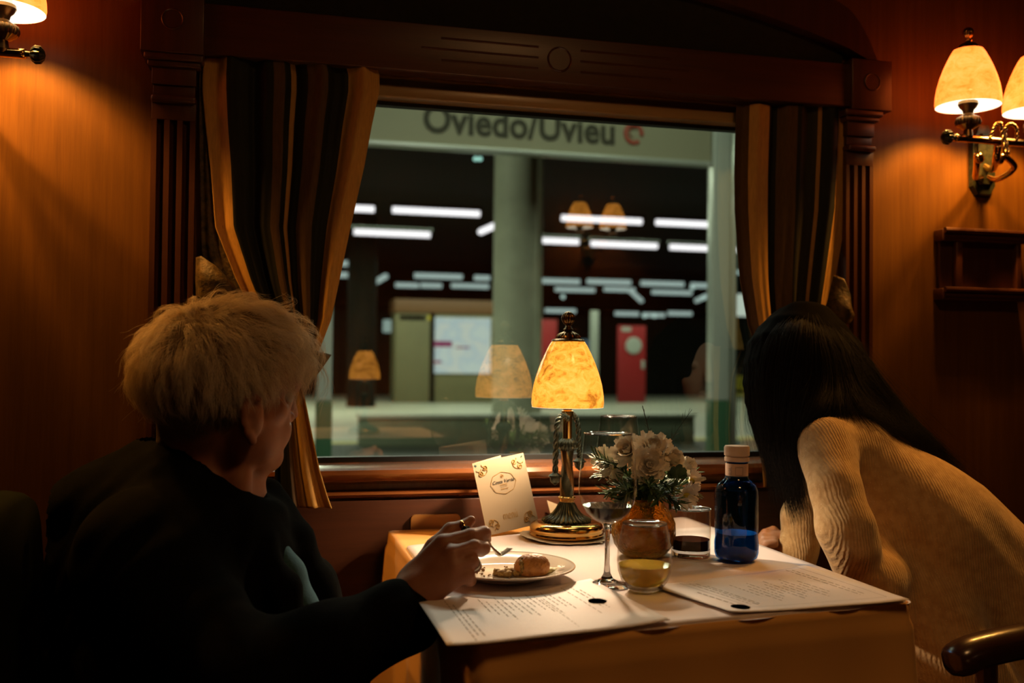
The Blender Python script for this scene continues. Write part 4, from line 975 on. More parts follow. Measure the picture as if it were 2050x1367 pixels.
# blue bottle
p = PZ(1474, 1121, OZ); t = thing('water_bottle', 'blue glass water bottle with a cream cap and neck label', 'bottle', (p[0], p[1], OZ))
latheobj('bottle_glass', [(.0001, .002), (.028, .002), (.034, .006), (.0362, .014), (.0362, .030), (.0350, .040), (.0355, .050), (.0360, .062), (.0362, .108), (.0350, .117), (.031, .126), (.024, .132), (.0195, .136), (.0180, .145), (.0180, .176), (.0001, .177)], G['blue'], t, seg=64, smooth=True)
latheobj('blue_water', [(.0001, .004), (.027, .004), (.032, .008), (.0345, .015), (.0345, .030), (.0334, .040), (.0338, .046), (.0001, .046)], G['bluewater'], t, seg=64, smooth='auto')
mcap = pbr('cream_plastic', (.66, .50, .38), .45)
latheobj('cap', [(.0190, .164), (.0205, .165), (.0205, .171), (.0190, .1715), (.0190, .1735), (.0208, .174), (.0210, .187), (.0195, .190), (.0001, .191)], mcap, t, seg=72, smooth='auto', ribs=60, ramp_=.01, rib_rng=(.1735, .188))
ml = pbr('neck_label_paper', (.60, .40, .29), .6)
nl = latheobj('neck_label', [(.0184, .136), (.0187, .137), (.0187, .160), (.0184, .161)], ml, t, seg=64, smooth=True, cap=False)
latheobj('dark_band', [(.0205, .1335), (.0194, .1362), (.0190, .1388), (.0190, .1395)], M['inkdark'], t, seg=64, smooth=True, cap=False)
def wraptext(sx, size, R_, ang, z, rot, parent, mat, px_, py_):
    o = textmesh('volume_mark', sx, size, Matrix.Rotation(rot, 4, 'Z'), mat, parent, extrude=.0001)
    for v in o.data.vertices:
        a = ang+v.co.x/R_; v.co = Vector((R_*math.cos(a), R_*math.sin(a), z+v.co.y))
    return o
fa = math.atan2(-2.03-p[1], -p[0])     # the side that faces the photographer
wraptext('0.5L', .0080, .01905, fa-.62, .1490, PI/2, nl, M['ink'], 0, 0)
bm = bmesh.new()
for k in range(4):      # small frame printed on the label
    pass
L4 = [(-.30, -.0065), (.36, -.0065), (.36, .0065), (-.30, .0065), (-.30, -.0065)]; pts = []
for (a0, b0), (a1, b1) in zip(L4, L4[1:]):
    for tt in np.linspace(0, 1, 9): a = fa+.18+a0+(a1-a0)*tt; pts.append((.0189*math.cos(a), .0189*math.sin(a), .1490+b0+(b1-b0)*tt))
tube(bm, pts, .00035, 5); finish(bm, 'label_frame', M['ink'], nl, False)
# vase
p = PZ(1288, 1112, OZ); VX, VY = p[0], p[1]; t = thing('amber_vase', 'round amber hammered glass vase holding white flowers', 'vase', (VX, VY, OZ))
latheobj('vase_body', [(.0001, 0), (.030, 0), (.040, .006), (.050, .020), (.0545, .038), (.0535, .056), (.046, .074), (.036, .085), (.033, .092), (.036, .098), (.034, .098), (.031, .092), (.034, .084), (.043, .074), (.050, .056), (.0508, .038), (.046, .020), (.037, .010), (.0001, .008)], G['amber'], t, seg=64, smooth=True)
latheobj('vase_water', [(.0001, .009), (.036, .011), (.045, .021), (.0500, .038), (.0490, .050), (.0001, .050)], pbr('brown_vase_water', (.30, .10, .015), .1, trans=.5, ior=1.33), t, seg=48, smooth='auto')

# ---------------------------------------------------------------- flowers
F = {'petal': pbr('white_petal', (.92, .86, .74), .6, sss=.0, sheen=.1), 'centre': pbr('yellow_centre', (.42, .36, .05), .7), 'stem': pbr('green_stem', (.05, .085, .02), .6), 'leaf': pbr('dark_leaf', (.030, .070, .018), .5, var=(.055, .11, .03), vscale=80), 'twig': pbr('dark_twig', (.03, .025, .015), .8)}
VZ = OZ+.09
def petal(bm, c, d, up, L, w, curve=.3):
    d = d.normalized(); side = d.cross(up).normalized(); nrm = side.cross(d).normalized(); prev = None
    for k in range(6):
        t = k/5; ww = w*(.35+.65*math.sin(PI*min(1, t*1.05)*.62))*(1 if t < .9 else .55); q = c+d*L*t+nrm*curve*L*t*t
        cur = [bm.verts.new(q-side*ww+nrm*.12*w), bm.verts.new(q-nrm*.1*w), bm.verts.new(q+side*ww+nrm*.12*w)]
        if prev:
            for i in (0, 1): bm.faces.new((prev[i], prev[i+1], cur[i+1], cur[i]))
        prev = cur
def flower(px, py, D, R_, face, layers, lab, seed):
    rs = random.Random(seed); c = Vector(PD(px, py, D)); face = Vector(face).normalized()
    t = thing('white_flower', lab, 'flower', (0, 0, 0), group=None)
    a1 = face.orthogonal().normalized(); a2 = face.cross(a1); bm = bmesh.new()
    for l in range(layers):
        n = int(21-2.0*l); el = .05+l*(1.25/max(1, layers-1)) if layers > 1 else .2
        for k in range(n):
            an = 2*PI*(k+.5*(l % 2))/n+rs.uniform(-.12, .12); d = (a1*math.cos(an)+a2*math.sin(an))*math.cos(el+rs.uniform(-.1, .1))+face*math.sin(el+rs.uniform(-.1, .1))
            petal(bm, c+face*.0015*l, d, face, R_*(1-.10*l)*rs.uniform(.88, 1.08), R_*.15, .30)
    finish(bm, 'petals', F['petal'], t, True)
    bm = bmesh.new(); sphere(bm, c+face*R_*.10, R_*(.26 if layers < 3 else .16), 12, (1, 1, .6)); finish(bm, 'flower_centre', F['centre'], t, True)
    b = Vector((VX+rs.uniform(-.015, .015), VY+rs.uniform(-.015, .015), OZ+.02)); mid = Vector((VX+(c.x-VX)*.35, VY+(c.y-VY)*.35, VZ+.01))
    pts = [p_ for p_ in spline([b, mid, c-face*R_*.25, c], 20)]
    tubeobj('stem', pts, .0016, F['stem'], t, seg=6)
    return t
D0 = 1.70; toward = Vector((-.35, -.8, .45))
flower(1262, 908, D0, .034, (-.6, -.6, .5), 5, 'large white chrysanthemum at the upper left of the bouquet', 1)
flower(1305, 905, D0-.02, .036, (-.1, -.7, .7), 6, 'large white chrysanthemum at the top of the bouquet', 2)
flower(1295, 932, D0-.045, .034, (-.15, -.95, .2), 6, 'large white chrysanthemum at the middle of the bouquet facing the table', 3)
flower(1335, 925, D0-.02, .032, (.35, -.8, .45), 5, 'white chrysanthemum beside the leaf on the right of the bouquet', 4)
flower(1366, 938, D0, .026, (.5, -.6, .6), 3, 'white daisy at the upper right of the bouquet', 5)
flower(1382, 962, D0-.01, .026, (.7, -.65, .2), 2, 'white daisy at the far right edge of the bouquet', 6)
flower(1372, 990, D0-.03, .027, (.4, -.9, -.2), 2, 'white daisy drooping low above the tumbler', 7)
flower(1212, 922, D0+.03, .026, (-.7, -.45, .55), 1, 'white daisy seen through the wine glass', 8)
flower(1229, 935, D0+.01, .024, (-.5, -.8, .2), 2, 'small white daisy left of the large chrysanthemums', 9)
def leafspray(name, pts, n, L, w, lab, seed, mat='leaf', stem=.0011):
    rs = random.Random(seed); t = thing(name, lab, 'leaves', (0, 0, 0)); pts = [Vector(p_) for p_ in spline(pts, 40)]
    tubeobj('stem', pts, stem, F['stem'] if mat == 'leaf' else F['twig'], t, seg=5)
    bm = bmesh.new()
    for i in range(n):
        k = int(8+31*i/n); p_ = pts[min(k, 39)]; tan = (pts[min(k+1, 39)]-pts[k-1]).normalized(); r_ = Vector((rs.gauss(0, 1), rs.gauss(0, 1), rs.gauss(0, 1))).normalized()
        d = (tan*.7+(r_-tan*r_.dot(tan))*.8).normalized(); petal(bm, p_, d, Vector((0, -.5, 1)), L*rs.uniform(.6, 1.1), w, rs.uniform(-.2, .4))
    finish(bm, 'leaflets', F[mat], t, True); return t
v0 = (VX, VY, OZ+.03); v1 = (VX, VY, VZ+.01)
k = 0
labs = ['fern frond reaching left behind the wine glass', 'fern frond rising left towards the empty wine glass', 'dark fern frond low on the left of the bouquet', 'dark fern frond spilling over the vase front', 'fern frond under the white chrysanthemums', 'fern frond at the right above the tumbler', 'fern frond hanging low on the right of the vase', 'fern frond in the middle of the bouquet', 'broad fern frond behind the right daisies', 'short fern frond just above the vase rim', 'fern frond at lower left touching the vase', 'fern frond leaning towards the blue bottle']
for (px, py, dd) in ((1192, 915, .0), (1205, 945, .05), (1215, 985, -.02), (1255, 985, -.07), (1300, 975, -.08), (1350, 975, -.06), (1358, 1008, -.05), (1280, 955, -.03), (1385, 945, .03), (1320, 1000, -.08), (1235, 1012, -.05), (1392, 985, -.01)):
    leafspray('fern_frond', [v0, v1, tuple(np.array(v1)*.5+.5*PD(px, py-5, D0+dd)+np.array([0, 0, .012])), PD(px, py, D0+dd)], 130, .024, .0017, labs[k], 20+k); k += 1
t = thing('green_leaf', 'broad dark green leaf among the white flowers', 'leaf', (0, 0, 0)); bm = bmesh.new(); c = Vector(PD(1350, 955, D0-.05))
for a in (-1.2, -.6, 0, .6, 1.2): petal(bm, c, Vector((math.sin(a)+.2, -.3, math.cos(a)*.8)), Vector((0, -1, .2)), .026-.004*abs(a), .0062, .15)
finish(bm, 'leaf_blade', F['leaf'], t, True); tubeobj('stem', spline([v1, PD(1345, 975, D0-.05), c], 10), .0012, F['stem'], t, seg=5)
leafspray('bare_twig', [v1, PD(1300, 900, D0), PD(1298, 860, D0+.02), PD(1286, 812, D0+.02)], 16, .010, .0006, 'thin dark twig rising above the flowers against the window', 61, 'twig', .0007)
leafspray('bare_twig', [v1, PD(1330, 905, D0), PD(1350, 870, D0+.02), PD(1385, 820, D0+.03)], 30, .018, .0003, 'wispy twig leaning right above the flowers', 62, 'twig', .0004)

# ---------------------------------------------------------------- plate, cake, fork
p = PZ(1014, 1141, OZ+.012); px_, py_ = p[0], p[1]
mpl = pbr('glazed_porcelain', (.74, .66, .55), .12, coat=.6)
t = thing('dessert_plate', 'round white dessert plate in front of the woman with the fork', 'plate', (px_, py_, OZ+.0022))
latheobj('plate_body', [(.0001, .0), (.055, .0), (.058, .002), (.075, .008), (.100, .0155), (.1035, .0165), (.1040, .0178), (.1028, .0185), (.097, .0178), (.076, .0115), (.068, .0072), (.060, .0052), (.0001, .0052)], mpl, t, seg=96, smooth=True)
bm = bmesh.new(); lathe(bm, [(.1022, .01875), (.1036, .0186), (.1040, .0179)], 96, cap=False); finish(bm, 'rim_line', M['gold_ink'], t, True)
q = PZ(1123, 1135, OZ+.019); bm = bmesh.new(); lathe(bm, [(.004, .0182), (.0048, .0184), (.0056, .0182)], 24, c=(q[0]-px_, q[1]-py_, .0), cap=False); lathe(bm, [(.0001, .0184), (.0022, .0184)], 16, c=(q[0]-px_, q[1]-py_, 0)); finish(bm, 'rim_mark', pbr('green_mark', (.18, .20, .10), .4), t, True)
def crumbmesh(bm, c, r, seed, sc=(1, 1, 1), sub=3, amp=.35):
    g = bmesh.ops.create_icosphere(bm, subdivisions=sub, radius=r, matrix=Matrix.Translation(c) @ Matrix.Diagonal((*sc, 1)))
    for v in g['verts']:
        d = v.co-Vector(c); n_ = mnoise.noise(d*(2.2/r)+Vector((seed, 0, 0)))+.5*mnoise.noise(d*(6/r)); v.co = Vector(c)+d*(1+amp*n_)
CZ = OZ+.0022+.0052
c = PZ(1064, 1150, CZ); t = thing('cake_piece', 'golden brown piece of filled pastry on the dessert plate', 'cake', (0, 0, 0))
S_ = SDF((c[0]-.05, c[1]-.05, CZ-.01), (c[0]+.05, c[1]+.05, CZ+.05), .0016)
S_.ell((c[0], c[1], CZ+.011), (.024, .020, .017), k=.0); S_.ell((c[0]+.004, c[1]+.002, CZ+.013), (.021, .016, .016), k=.01)
S_.cone((c[0]-.010, c[1], CZ+.012), (c[0]+.012, c[1]+.002, CZ+.012), .0155, .0145, k=.006)
S_.displace(lambda x, y, z: .0010*np.sin(900*x)*np.sin(800*y)*np.sin(850*z)+.0008*np.sin(2300*x+1)*np.sin(2100*z))
S_.f = np.maximum(S_.f, (CZ-(S_.lo[2]+S_.h*np.arange(S_.n[2])))[None, None, :].astype(np.float32)+np.zeros_like(S_.f))
link(S_.mesh('crust'), 'crust', pbr('golden_crust', (.48, .22, .055), .5, var=(.30, .12, .03), vscale=90, bump=.4, bscale=400), t, True)
bm = bmesh.new(); crumbmesh(bm, (c[0]-.017, c[1]-.003, CZ+.013), .0125, 3, (.55, 1.1, 1.05), 4, .35)
for v in bm.verts: v.co.z = max(v.co.z, CZ+.0003)
finish(bm, 'filling', pbr('nut_filling', (.34, .22, .06), .8, var=(.05, .025, .01), vscale=260, vdetail=2), t, True)
q = PZ(1018, 1152, CZ); bm = bmesh.new()
for k in range(16): crumbmesh(bm, (q[0]+rng.uniform(-.016, .018), q[1]+rng.uniform(-.010, .012), CZ+.004), rng.uniform(.004, .0075), k, (1, 1, .8), 2, .5)
for v in bm.verts: v.co.z = max(v.co.z, CZ+.0002)
tag(finish(bm, 'crumbled_filling', pbr('crumb_mix', (.42, .28, .08), .85, var=(.13, .06, .02), vscale=300), None, True), 'crumbled nut filling heap on the plate beside the pastry', 'crumbs')['kind'] = 'stuff'
bm = bmesh.new()
for k in range(46):
    an, rr = rng.uniform(0, 2*PI), rng.uniform(.0, .055); r_ = rng.uniform(.0007, .0022) if k > 3 else .003
    crumbmesh(bm, (px_+rr*math.cos(an)-.01, py_+rr*math.sin(an)*.9, CZ+r_*.6), r_, k, (1, 1, .7), 1, .5)
tag(finish(bm, 'plate_crumbs', pbr('brown_crumb', (.20, .10, .03), .8), None, True), 'loose brown crumbs scattered over the dessert plate', 'crumbs')['kind'] = 'stuff'
q = PZ(1098, 1147, CZ); bm = bmesh.new(); crumbmesh(bm, (q[0], q[1], CZ+.004), .010, 9, (1.5, .8, .45), 3, .4)
tag(finish(bm, 'cream_smear', pbr('pale_cream', (.62, .55, .25), .4), None, True), 'pale yellow cream at the right of the pastry', 'cream')
# fork held in the hand
HD = 1.40
msil = pbr('silver', (.55, .50, .42), .22, metal=1)
t = thing('dessert_fork', 'silver fork held over the dessert plate', 'fork', (0, 0, 0))
hp = spline([PD(926, 1060, HD+.035), PD(955, 1068, HD+.032), PD(975, 1080, HD+.025), PD(984, 1094, HD+.02)], 20)
tubeobj('handle', hp, [.0032-.0007*i/19 for i in range(20)], msil, t, seg=8, flat=.5)
n0 = Vector(PD(984, 1094, HD+.02)); tip = Vector(PD(1022, 1097, HD-.005)); low = Vector(PD(1000, 1112, HD+.005))
bm = bmesh.new(); side = Vector((.15, -.95, .15)).normalized()
cp = [Vector(v) for v in spline([n0, n0*.4+low*.6, low, low*.4+tip*.6+Vector((0, 0, -.001)), tip], 24)]; prev = None
for i, c in enumerate(cp):
    t_ = i/23; w = .0028+.0075*math.sin(min(1, t_*2.2)*PI/2)*(1-.25*max(0, t_-.6))
    tan = (cp[min(i+1, 23)]-cp[max(i-1, 0)]).normalized(); up = side.cross(tan).normalized()
    cur = [bm.verts.new(c+side*w*q_+up*(.0012*(q_*q_))) for q_ in np.linspace(-1, 1, 9)]
    if prev:
        for j in range(8):
            if t_ > .55 and j % 2 == 1 and j < 8: continue
            bm.faces.new((prev[j], prev[j+1], cur[j+1], cur[j]))
    prev = cur
o = finish(bm, 'fork_head', msil, t, True); md = o.modifiers.new('t', 'SOLIDIFY'); md.thickness = .0012
# ================================================================ people
def skinmat(name, c1, c2): return pbr(name, c1, .5, var=c2, vscale=30, vdetail=6, bump=.25, bscale=350, bdist=.0008, sss=.15)
SK1 = skinmat('aged_skin', (.40, .18, .095), (.32, .13, .07)); SK2 = skinmat('young_skin', (.52, .28, .17), (.48, .25, .15))
def hairmat(name, c1, c2, rough=.45, spec=.35):
    m, nt, out = newmat(name); p = N(nt, 'ShaderNodeBsdfPrincipled'); hi = N(nt, 'ShaderNodeHairInfo')
    c = ramp(nt, hi.outputs['Random'], [(0, c1), (1, c2)]); nt.links.new(c, p.inputs['Base Color']); p.inputs['Roughness'].default_value = rough
    p.inputs['Specular IOR Level'].default_value = spec; nt.links.new(p.outputs[0], out.inputs[0]); return m
A0 = math.radians(36); FW = math.cos(A0)*Rv+math.sin(A0)*Fv; UPv = np.array([0, 0, 1.0]); FW[2] = 0; FW /= np.linalg.norm(FW); LF = np.cross(UPv, FW)
RH = np.stack([FW, LF, UPv], 1)
pr = thing('person', 'older woman with short grey blond hair in a dark jacket holding a fork', 'person', (0, 0, 0))
HC = PD(446, 748, 1.462)
lo = np.min([PD(40, 560, 1.7), PD(40, 1500, 1.2), PD(1000, 1500, 1.2), PD(1000, 560, 1.7)], 0); hi = np.max([PD(40, 560, 1.7), PD(40, 1500, 1.2), PD(1000, 1000, 1.2), PD(1000, 560, 1.7)], 0)
lo[2] = PD(400, 1420, 1.4)[2]; hi[2] = PD(400, 590, 1.5)[2]; lo[0] = PD(150, 900, 1.4)[0]; hi[0] = PD(1000, 1060, 1.45)[0]; lo[1] = -.93; hi[1] = -.44
B = SDF(lo, hi, .0027)
def pd(L): return [PD(*p) for p in L]
def mir(p, d): return np.array(p)+LF*d
B.ell(HC, (.106, .086, .095), RH, .0)
B.ell(PD(527, 748, 1.478), (.051, .056, .058), RH, .02)
B.ell(PD(506, 842, 1.478), (.052, .052, .076), RH, .02)
jr = PD(508, 893, 1.445); ch = PD(533, 911, 1.50)
B.cone(jr, ch, .024, .019, .016); B.cone(mir(jr, .105), ch, .024, .019, .016); B.cone(PD(505, 850, 1.44), jr, .03, .027, .02)
B.ell(PD(541, 918, 1.502), (.0150, .016, .015), RH, .012)
ck = PD(547, 820, 1.452); B.ell(ck, (.020, .020, .018), RH, .012); B.ell(mir(ck, .088), (.020, .020, .018), RH, .012)
b0, b1 = PD(570, 768, 1.462), PD(586, 764, 1.500); B.cone(b0, b1, .012, .011, .012); B.cone(b1, mir(b0, .09), .011, .012, .012)
B.ell(PD(590, 794, 1.466), (.018, .016, .012), RH, .008, sub=True); B.ell(mir(PD(590, 794, 1.466), .066), (.018, .016, .012), RH, .008, sub=True)
ey = PD(572, 795, 1.477); B.ell(ey, (.0115, .0115, .0115), None, .003); B.ell(mir(ey, .062), (.0115, .0115, .0115), None, .003)
B.cone(PD(577, 786, 1.510), PD(585, 828, 1.535), .0080, .0092, .006); al = PD(579, 834, 1.512); B.cone(al, mir(al, .026), .0085, .0085, .006)
B.ell(PD(551, 860, 1.492), (.021, .027, .026), RH, .014)
for yy, xx in ((855, 571), (868, 567)): q = PD(xx, yy, 1.492); B.cone(q, mir(q, .034), .006, .006, .006)
q = PD(576, 861.5, 1.492); B.cone(q, mir(q, .034), .0022, .0022, .003, sub=True)
B.chain(pd([(578, 842, 1.490), (566, 856, 1.474), (560, 880, 1.474)]), [.003]*3, .006, sub=True)
# neck
B.cone(PD(424, 850, 1.478), PD(404, 1030, 1.478), .066, .064, .02); B.chain(pd([(492, 895, 1.43), (480, 960, 1.42), (478, 1012, 1.415)]), [.012, .011, .010], .018)
B.chain(pd([(500, 928, 1.475), (472, 1000, 1.465)]), [.022, .022], .025)
# ear
B.ell(PD(505, 832, 1.405), (.016, .014, .034), RH, .006)
B.chain(pd([(519, 800, 1.395), (508, 792, 1.393), (495, 799, 1.391), (488, 820, 1.390), (489, 846, 1.391), (497, 868, 1.394), (505, 882, 1.399)]), [.0040, .0045, .0048, .005, .005, .006, .0065], .004)
B.ell(PD(513, 842, 1.381), (.0085, .014, .0125), RH, .003, sub=True); B.ell(PD(516, 811, 1.384), (.0065, .010, .009), RH, .003, sub=True)
# torso core, arm, hand: one skin surface under the clothes
B.cone(PD(405, 1050, 1.47), PD(405, 1400, 1.46), .10, .12, .03); B.cone(PD(310, 1095, 1.36), PD(480, 1075, 1.58), .05, .05, .04)
B.chain(pd([(300, 1100, 1.34), (520, 1385, 1.27), (800, 1222, 1.365)]), [.042, .036, .030], .02)
W0 = PD(806, 1208, 1.375)
HANDS = [([(888, 1090, 1.395), (942, 1073, 1.405), (969, 1067, 1.425), (972, 1080, 1.438)], (.0135, .0105, .0098, .0085)),
         ([(905, 1112, 1.378), (949, 1095, 1.388), (968, 1097, 1.405), (963, 1104, 1.425)], (.0135, .0105, .0095, .0085)),
         ([(908, 1138, 1.368), (944, 1124, 1.375), (951, 1133, 1.395), (940, 1134, 1.415)], (.013, .0105, .0092, .008)),
         ([(902, 1162, 1.362), (937, 1152, 1.366), (941, 1161, 1.385), (930, 1160, 1.402)], (.012, .0095, .0085, .0075))]
for (pts, rs), wr in zip(HANDS, ((822, 1165, 1.395), (824, 1180, 1.378), (828, 1192, 1.368), (838, 1198, 1.362))):
    P = pd(pts); B.cone(PD(*wr), P[0], .021, rs[0]+.0015, .010); B.chain(P, rs, .0035)
B.cone(W0, PD(840, 1182, 1.375), .028, .026, .012)
B.cone(PD(845, 1160, 1.40), PD(880, 1140, 1.385), .026, .020, .012)
B.chain(pd([(838, 1150, 1.405), (872, 1096, 1.425), (903, 1063, 1.440), (926, 1057, 1.442), (943, 1041, 1.446)]), [.019, .0145, .0118, .0105, .0068], .006)
link(B.mesh('body_skin'), 'body_skin', SK1, pr, True)
bm = bmesh.new(); sphere(bm, PD(573, 795, 1.4765), .0112, 16); finish(bm, 'eye', pbr('eye_white', (.5, .45, .4), .2), pr, True)
bm = bmesh.new(); q = PD(930, 1056, 1.436); ax = Vector(PD(943, 1041, 1.446)-PD(903, 1063, 1.44)).normalized(); MM = Matrix.Translation(q) @ ax.to_track_quat('Z', 'Y').to_matrix().to_4x4()
lathe(bm, [(.0108, -.002), (.0118, -.0015), (.0118, .0015), (.0108, .002)], 24, M=MM, cap=False); finish(bm, 'gold_ring', M['brass'], pr, True)
bm = bmesh.new(); sphere(bm, Vector(PD(933, 1059, 1.424)), .0058, 12, (1.3, .7, .8)); finish(bm, 'ring_stone', pbr('black_stone', (.01, .012, .012), .1), pr, True)
bm = bmesh.new(); q = PD(946, 1129, 1.377); ax = Vector(PD(951, 1133, 1.395)-PD(944, 1124, 1.375)).normalized(); MM = Matrix.Translation(q) @ ax.to_track_quat('Z', 'Y').to_matrix().to_4x4()
lathe(bm, [(.0102, -.0018), (.0112, -.0012), (.0112, .0012), (.0102, .0018)], 24, M=MM, cap=False); finish(bm, 'silver_ring', msil, pr, True)
mnail = pbr('fingernail', (.62, .38, .27), .25)
# jacket
lo2 = np.array([PD(60, 1000, 1.3)[0], -1.02, PD(400, 1430, 1.3)[2]]); hi2 = np.array([PD(870, 1200, 1.4)[0], -.22, PD(400, 880, 1.5)[2]])
J = SDF(lo2, hi2, .0065)
J.cone(PD(385, 1150, 1.46), PD(370, 1480, 1.46), .150, .19, .03)
J.cone(PD(300, 1120, 1.34), PD(500, 1100, 1.62), .088, .085, .05)
J.chain(pd([(330, 930, 1.50), (360, 1000, 1.46), (400, 1090, 1.44)]), [.052, .08, .12], .04)
J.cone(PD(205, 1040, 1.47), PD(180, 1400, 1.47), .085, .13, .06)
J.chain(pd([(285, 1120, 1.33), (470, 1375, 1.25), (640, 1310, 1.29), (790, 1243, 1.355), (812, 1236, 1.368)]), [.086, .070, .060, .0475, .046], .03)
J.chain(pd([(510, 1070, 1.60), (600, 1190, 1.55), (640, 1330, 1.5)]), [.06, .055, .06], .03)
J.chain(pd([(540, 985, 1.55), (590, 1080, 1.50), (634, 1180, 1.47), (655, 1300, 1.46)]), [.022, .026, .028, .03], .015)
J.chain(pd([(455, 1005, 1.40), (520, 1090, 1.395), (565, 1180, 1.385), (590, 1300, 1.37)]), [.016, .020, .022, .024], .012)
J.cone(PD(440, 850, 1.478), PD(412, 1010, 1.47), .060, .063, .008, sub=True)
J.chain(pd([(500, 930, 1.47), (492, 1000, 1.44)]), [.045, .022], .01, sub=True)
J.displace(lambda x, y, z: .0028*np.sin(38*x+30*z+9*np.sin(11*z))*np.cos(23*y-19*z)+.0012*np.sin(95*x-70*z+3*np.sin(40*y)))
link(J.mesh('jacket'), 'jacket', pbr('dark_navy_wool', (.0040, .0045, .004), .95, spec=.02, var=(.007, .007, .006), vscale=50, bump=.4, bscale=500), pr, True)
S_ = SDF(np.array([PD(520, 1100, 1.4)[0]-.03, -.75, PD(500, 1420, 1.4)[2]]), np.array([PD(660, 1100, 1.4)[0]+.03, -.42, PD(500, 1040, 1.5)[2]]), .004)
S_.chain(pd([(535, 1075, 1.435), (574, 1150, 1.43), (598, 1220, 1.42), (612, 1290, 1.41), (616, 1370, 1.40)]), [.018, .026, .028, .024, .02], .01)
link(S_.mesh('shirt'), 'shirt', pbr('teal_blue_knit', (.04, .12, .16), .9, bump=.5, bscale=300), pr, True)
# short hair
ER = np.array([.112, .0945, .099]); EC = PD(443, 742, 1.465)
def hairline(f): return np.interp(f, [-1, -.5, -.25, -.05, .12, .25, .5, .72, .9, 1], [-.72, -.98, -1.0, -.72, -.34, -.26, -.12, .02, .22, .35])
def ehair(name, n, m, cond, lenf, liftf, flowf, mat, parent, rad, seed, jit=.1, ncl=600, spread=.0055):
    g = np.random.default_rng(seed); out = []; R_ = []; per = max(1, n//ncl); c_ = 0
    while c_ < ncl:
        d = g.normal(size=3); d /= np.linalg.norm(d)
        if not cond(d): continue
        c_ += 1; q = d*ER; L = lenf(d)*g.uniform(.65, 1.2); lift = liftf(d)*g.uniform(.45, 1.15); cur = []; N_ = []; st = L/(m-1); ph = g.uniform(0, 6); jv = g.normal(size=3)*jit
        for k in range(m):
            t = k/(m-1); e = q/ER; e /= np.linalg.norm(e); nn_ = e/ER; nn_ /= np.linalg.norm(nn_)
            off = -.003+lift*math.sin(min(1, t*1.25)*PI*.62)
            cur.append(e*ER+nn_*off); N_.append(nn_); v = flowf(e, t)+jv+.25*np.array([math.sin(ph+5*t), math.cos(ph*1.3+4*t), math.sin(ph*2+3*t)])*jit*3
            v = v-nn_*(v@nn_); v /= np.linalg.norm(v)+1e-9; q = e*ER+v*st
        cur = np.array(cur); nn0 = N_[0]; tt = np.linspace(0, 1, m)[:, None]
        for _ in range(per):
            o_ = g.normal(size=3)*spread; o_ -= nn0*(o_@nn0); w_ = g.normal(size=3)*.0016; s_ = g.uniform(.75, 1.08)
            idx = np.linspace(0, (m-1)*min(1, s_), m); cc = np.stack([np.interp(idx, np.arange(m), cur[:, i]) for i in range(3)], 1)
            frizz = (g.uniform() < .10)*g.normal(size=3)*.010
            out.append(cc+o_*(1-.62*tt)+w_*np.sin(tt*6+g.uniform(0, 6))*tt+frizz*tt**2); R_.append(rad*g.uniform(.7, 1.2))
    a = np.array(out); a = EC+a@RH.T
    return strands(name, a, R_, mat, parent)
crown = np.array([-.35, .0, .93])
def flow(e, t):
    v = (e-crown); v[1] *= 1.1; s_ = abs(e[1]); v = v/np.linalg.norm(v)
    return v+np.array([.55*max(0, e[2]), 0, -.55*(1-max(0, e[2]))-.25*t])+np.array([.25*t if e[0] > 0 else -.1, 0, 0])
# cap under the strands
bm = bmesh.new(); bmesh.ops.create_uvsphere(bm, u_segments=96, v_segments=64, radius=1)
dead = [v for v in bm.verts if v.co.normalized().z < hairline(v.co.normalized().x)+.03]
bmesh.ops.delete(bm, geom=dead, context='VERTS')
for v in bm.verts:
    e = np.array(v.co.normalized()); p_ = e*ER*1.0*(1+.02*math.sin(14*e[1]+5*e[0])*math.sin(9*e[2])); v.co = Vector(EC+RH@p_)
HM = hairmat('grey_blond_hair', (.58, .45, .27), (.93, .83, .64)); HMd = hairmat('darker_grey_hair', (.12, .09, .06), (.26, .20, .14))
hcap = finish(bm, 'hair', pbr('hair_base', (.26, .19, .11), .7, var=(.16, .11, .06), vscale=60), pr, True)
ehair('top_hair', 15000, 12, lambda d: d[2] > max(hairline(d[0]), -.42), lambda d: .052 if d[2] > 0 else .036, lambda d: (.030 if d[0] > .2 else .024)*(.75 if d[2] < 0 else 1), flow, HM, hcap, .0002, 5, .22, 900)
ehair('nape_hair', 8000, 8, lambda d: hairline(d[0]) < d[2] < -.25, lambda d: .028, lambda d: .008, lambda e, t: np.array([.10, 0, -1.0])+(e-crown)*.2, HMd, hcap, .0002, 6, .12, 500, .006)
def quiff(d): return d[0] > .45 and d[2] > .30
ehair('front_curls', 900, 16, quiff, lambda d: .075, lambda d: .045, lambda e, t: np.array([.9-2.2*t, -.2, -.1-.9*t]), HM, hcap, .00016, 7, .22, 90)
ax0, ax1 = PD(424, 800, 1.478), PD(410, 960, 1.478); nn = []; g = np.random.default_rng(31)
Fh = np.array([Fv[0], Fv[1], 0]); Fh /= np.linalg.norm(Fh); Rh_ = np.array([Rv[0], Rv[1], 0]); Rh_ /= np.linalg.norm(Rh_)
for _ in range(7500):
    th = g.uniform(-.9, 2.0); low = np.interp(th, [-.9, 0, .8, 1.5, 2.0], [.56, .60, .50, .42, .30]); s0 = g.uniform(-.05, low-.10); L = .17*g.uniform(.7, 1.1); cc = []
    for k in range(7):
        t = k/6; s_ = s0+L*t; c_ = ax0+(ax1-ax0)*s_; r_ = .0665+.0025+.004*math.sin(PI*t)+.013*max(0, .45-s_); a_ = th+.10*t
        cc.append(c_+(-Rh_*math.cos(a_)-Fh*math.sin(a_))*r_)
    nn.append(cc)
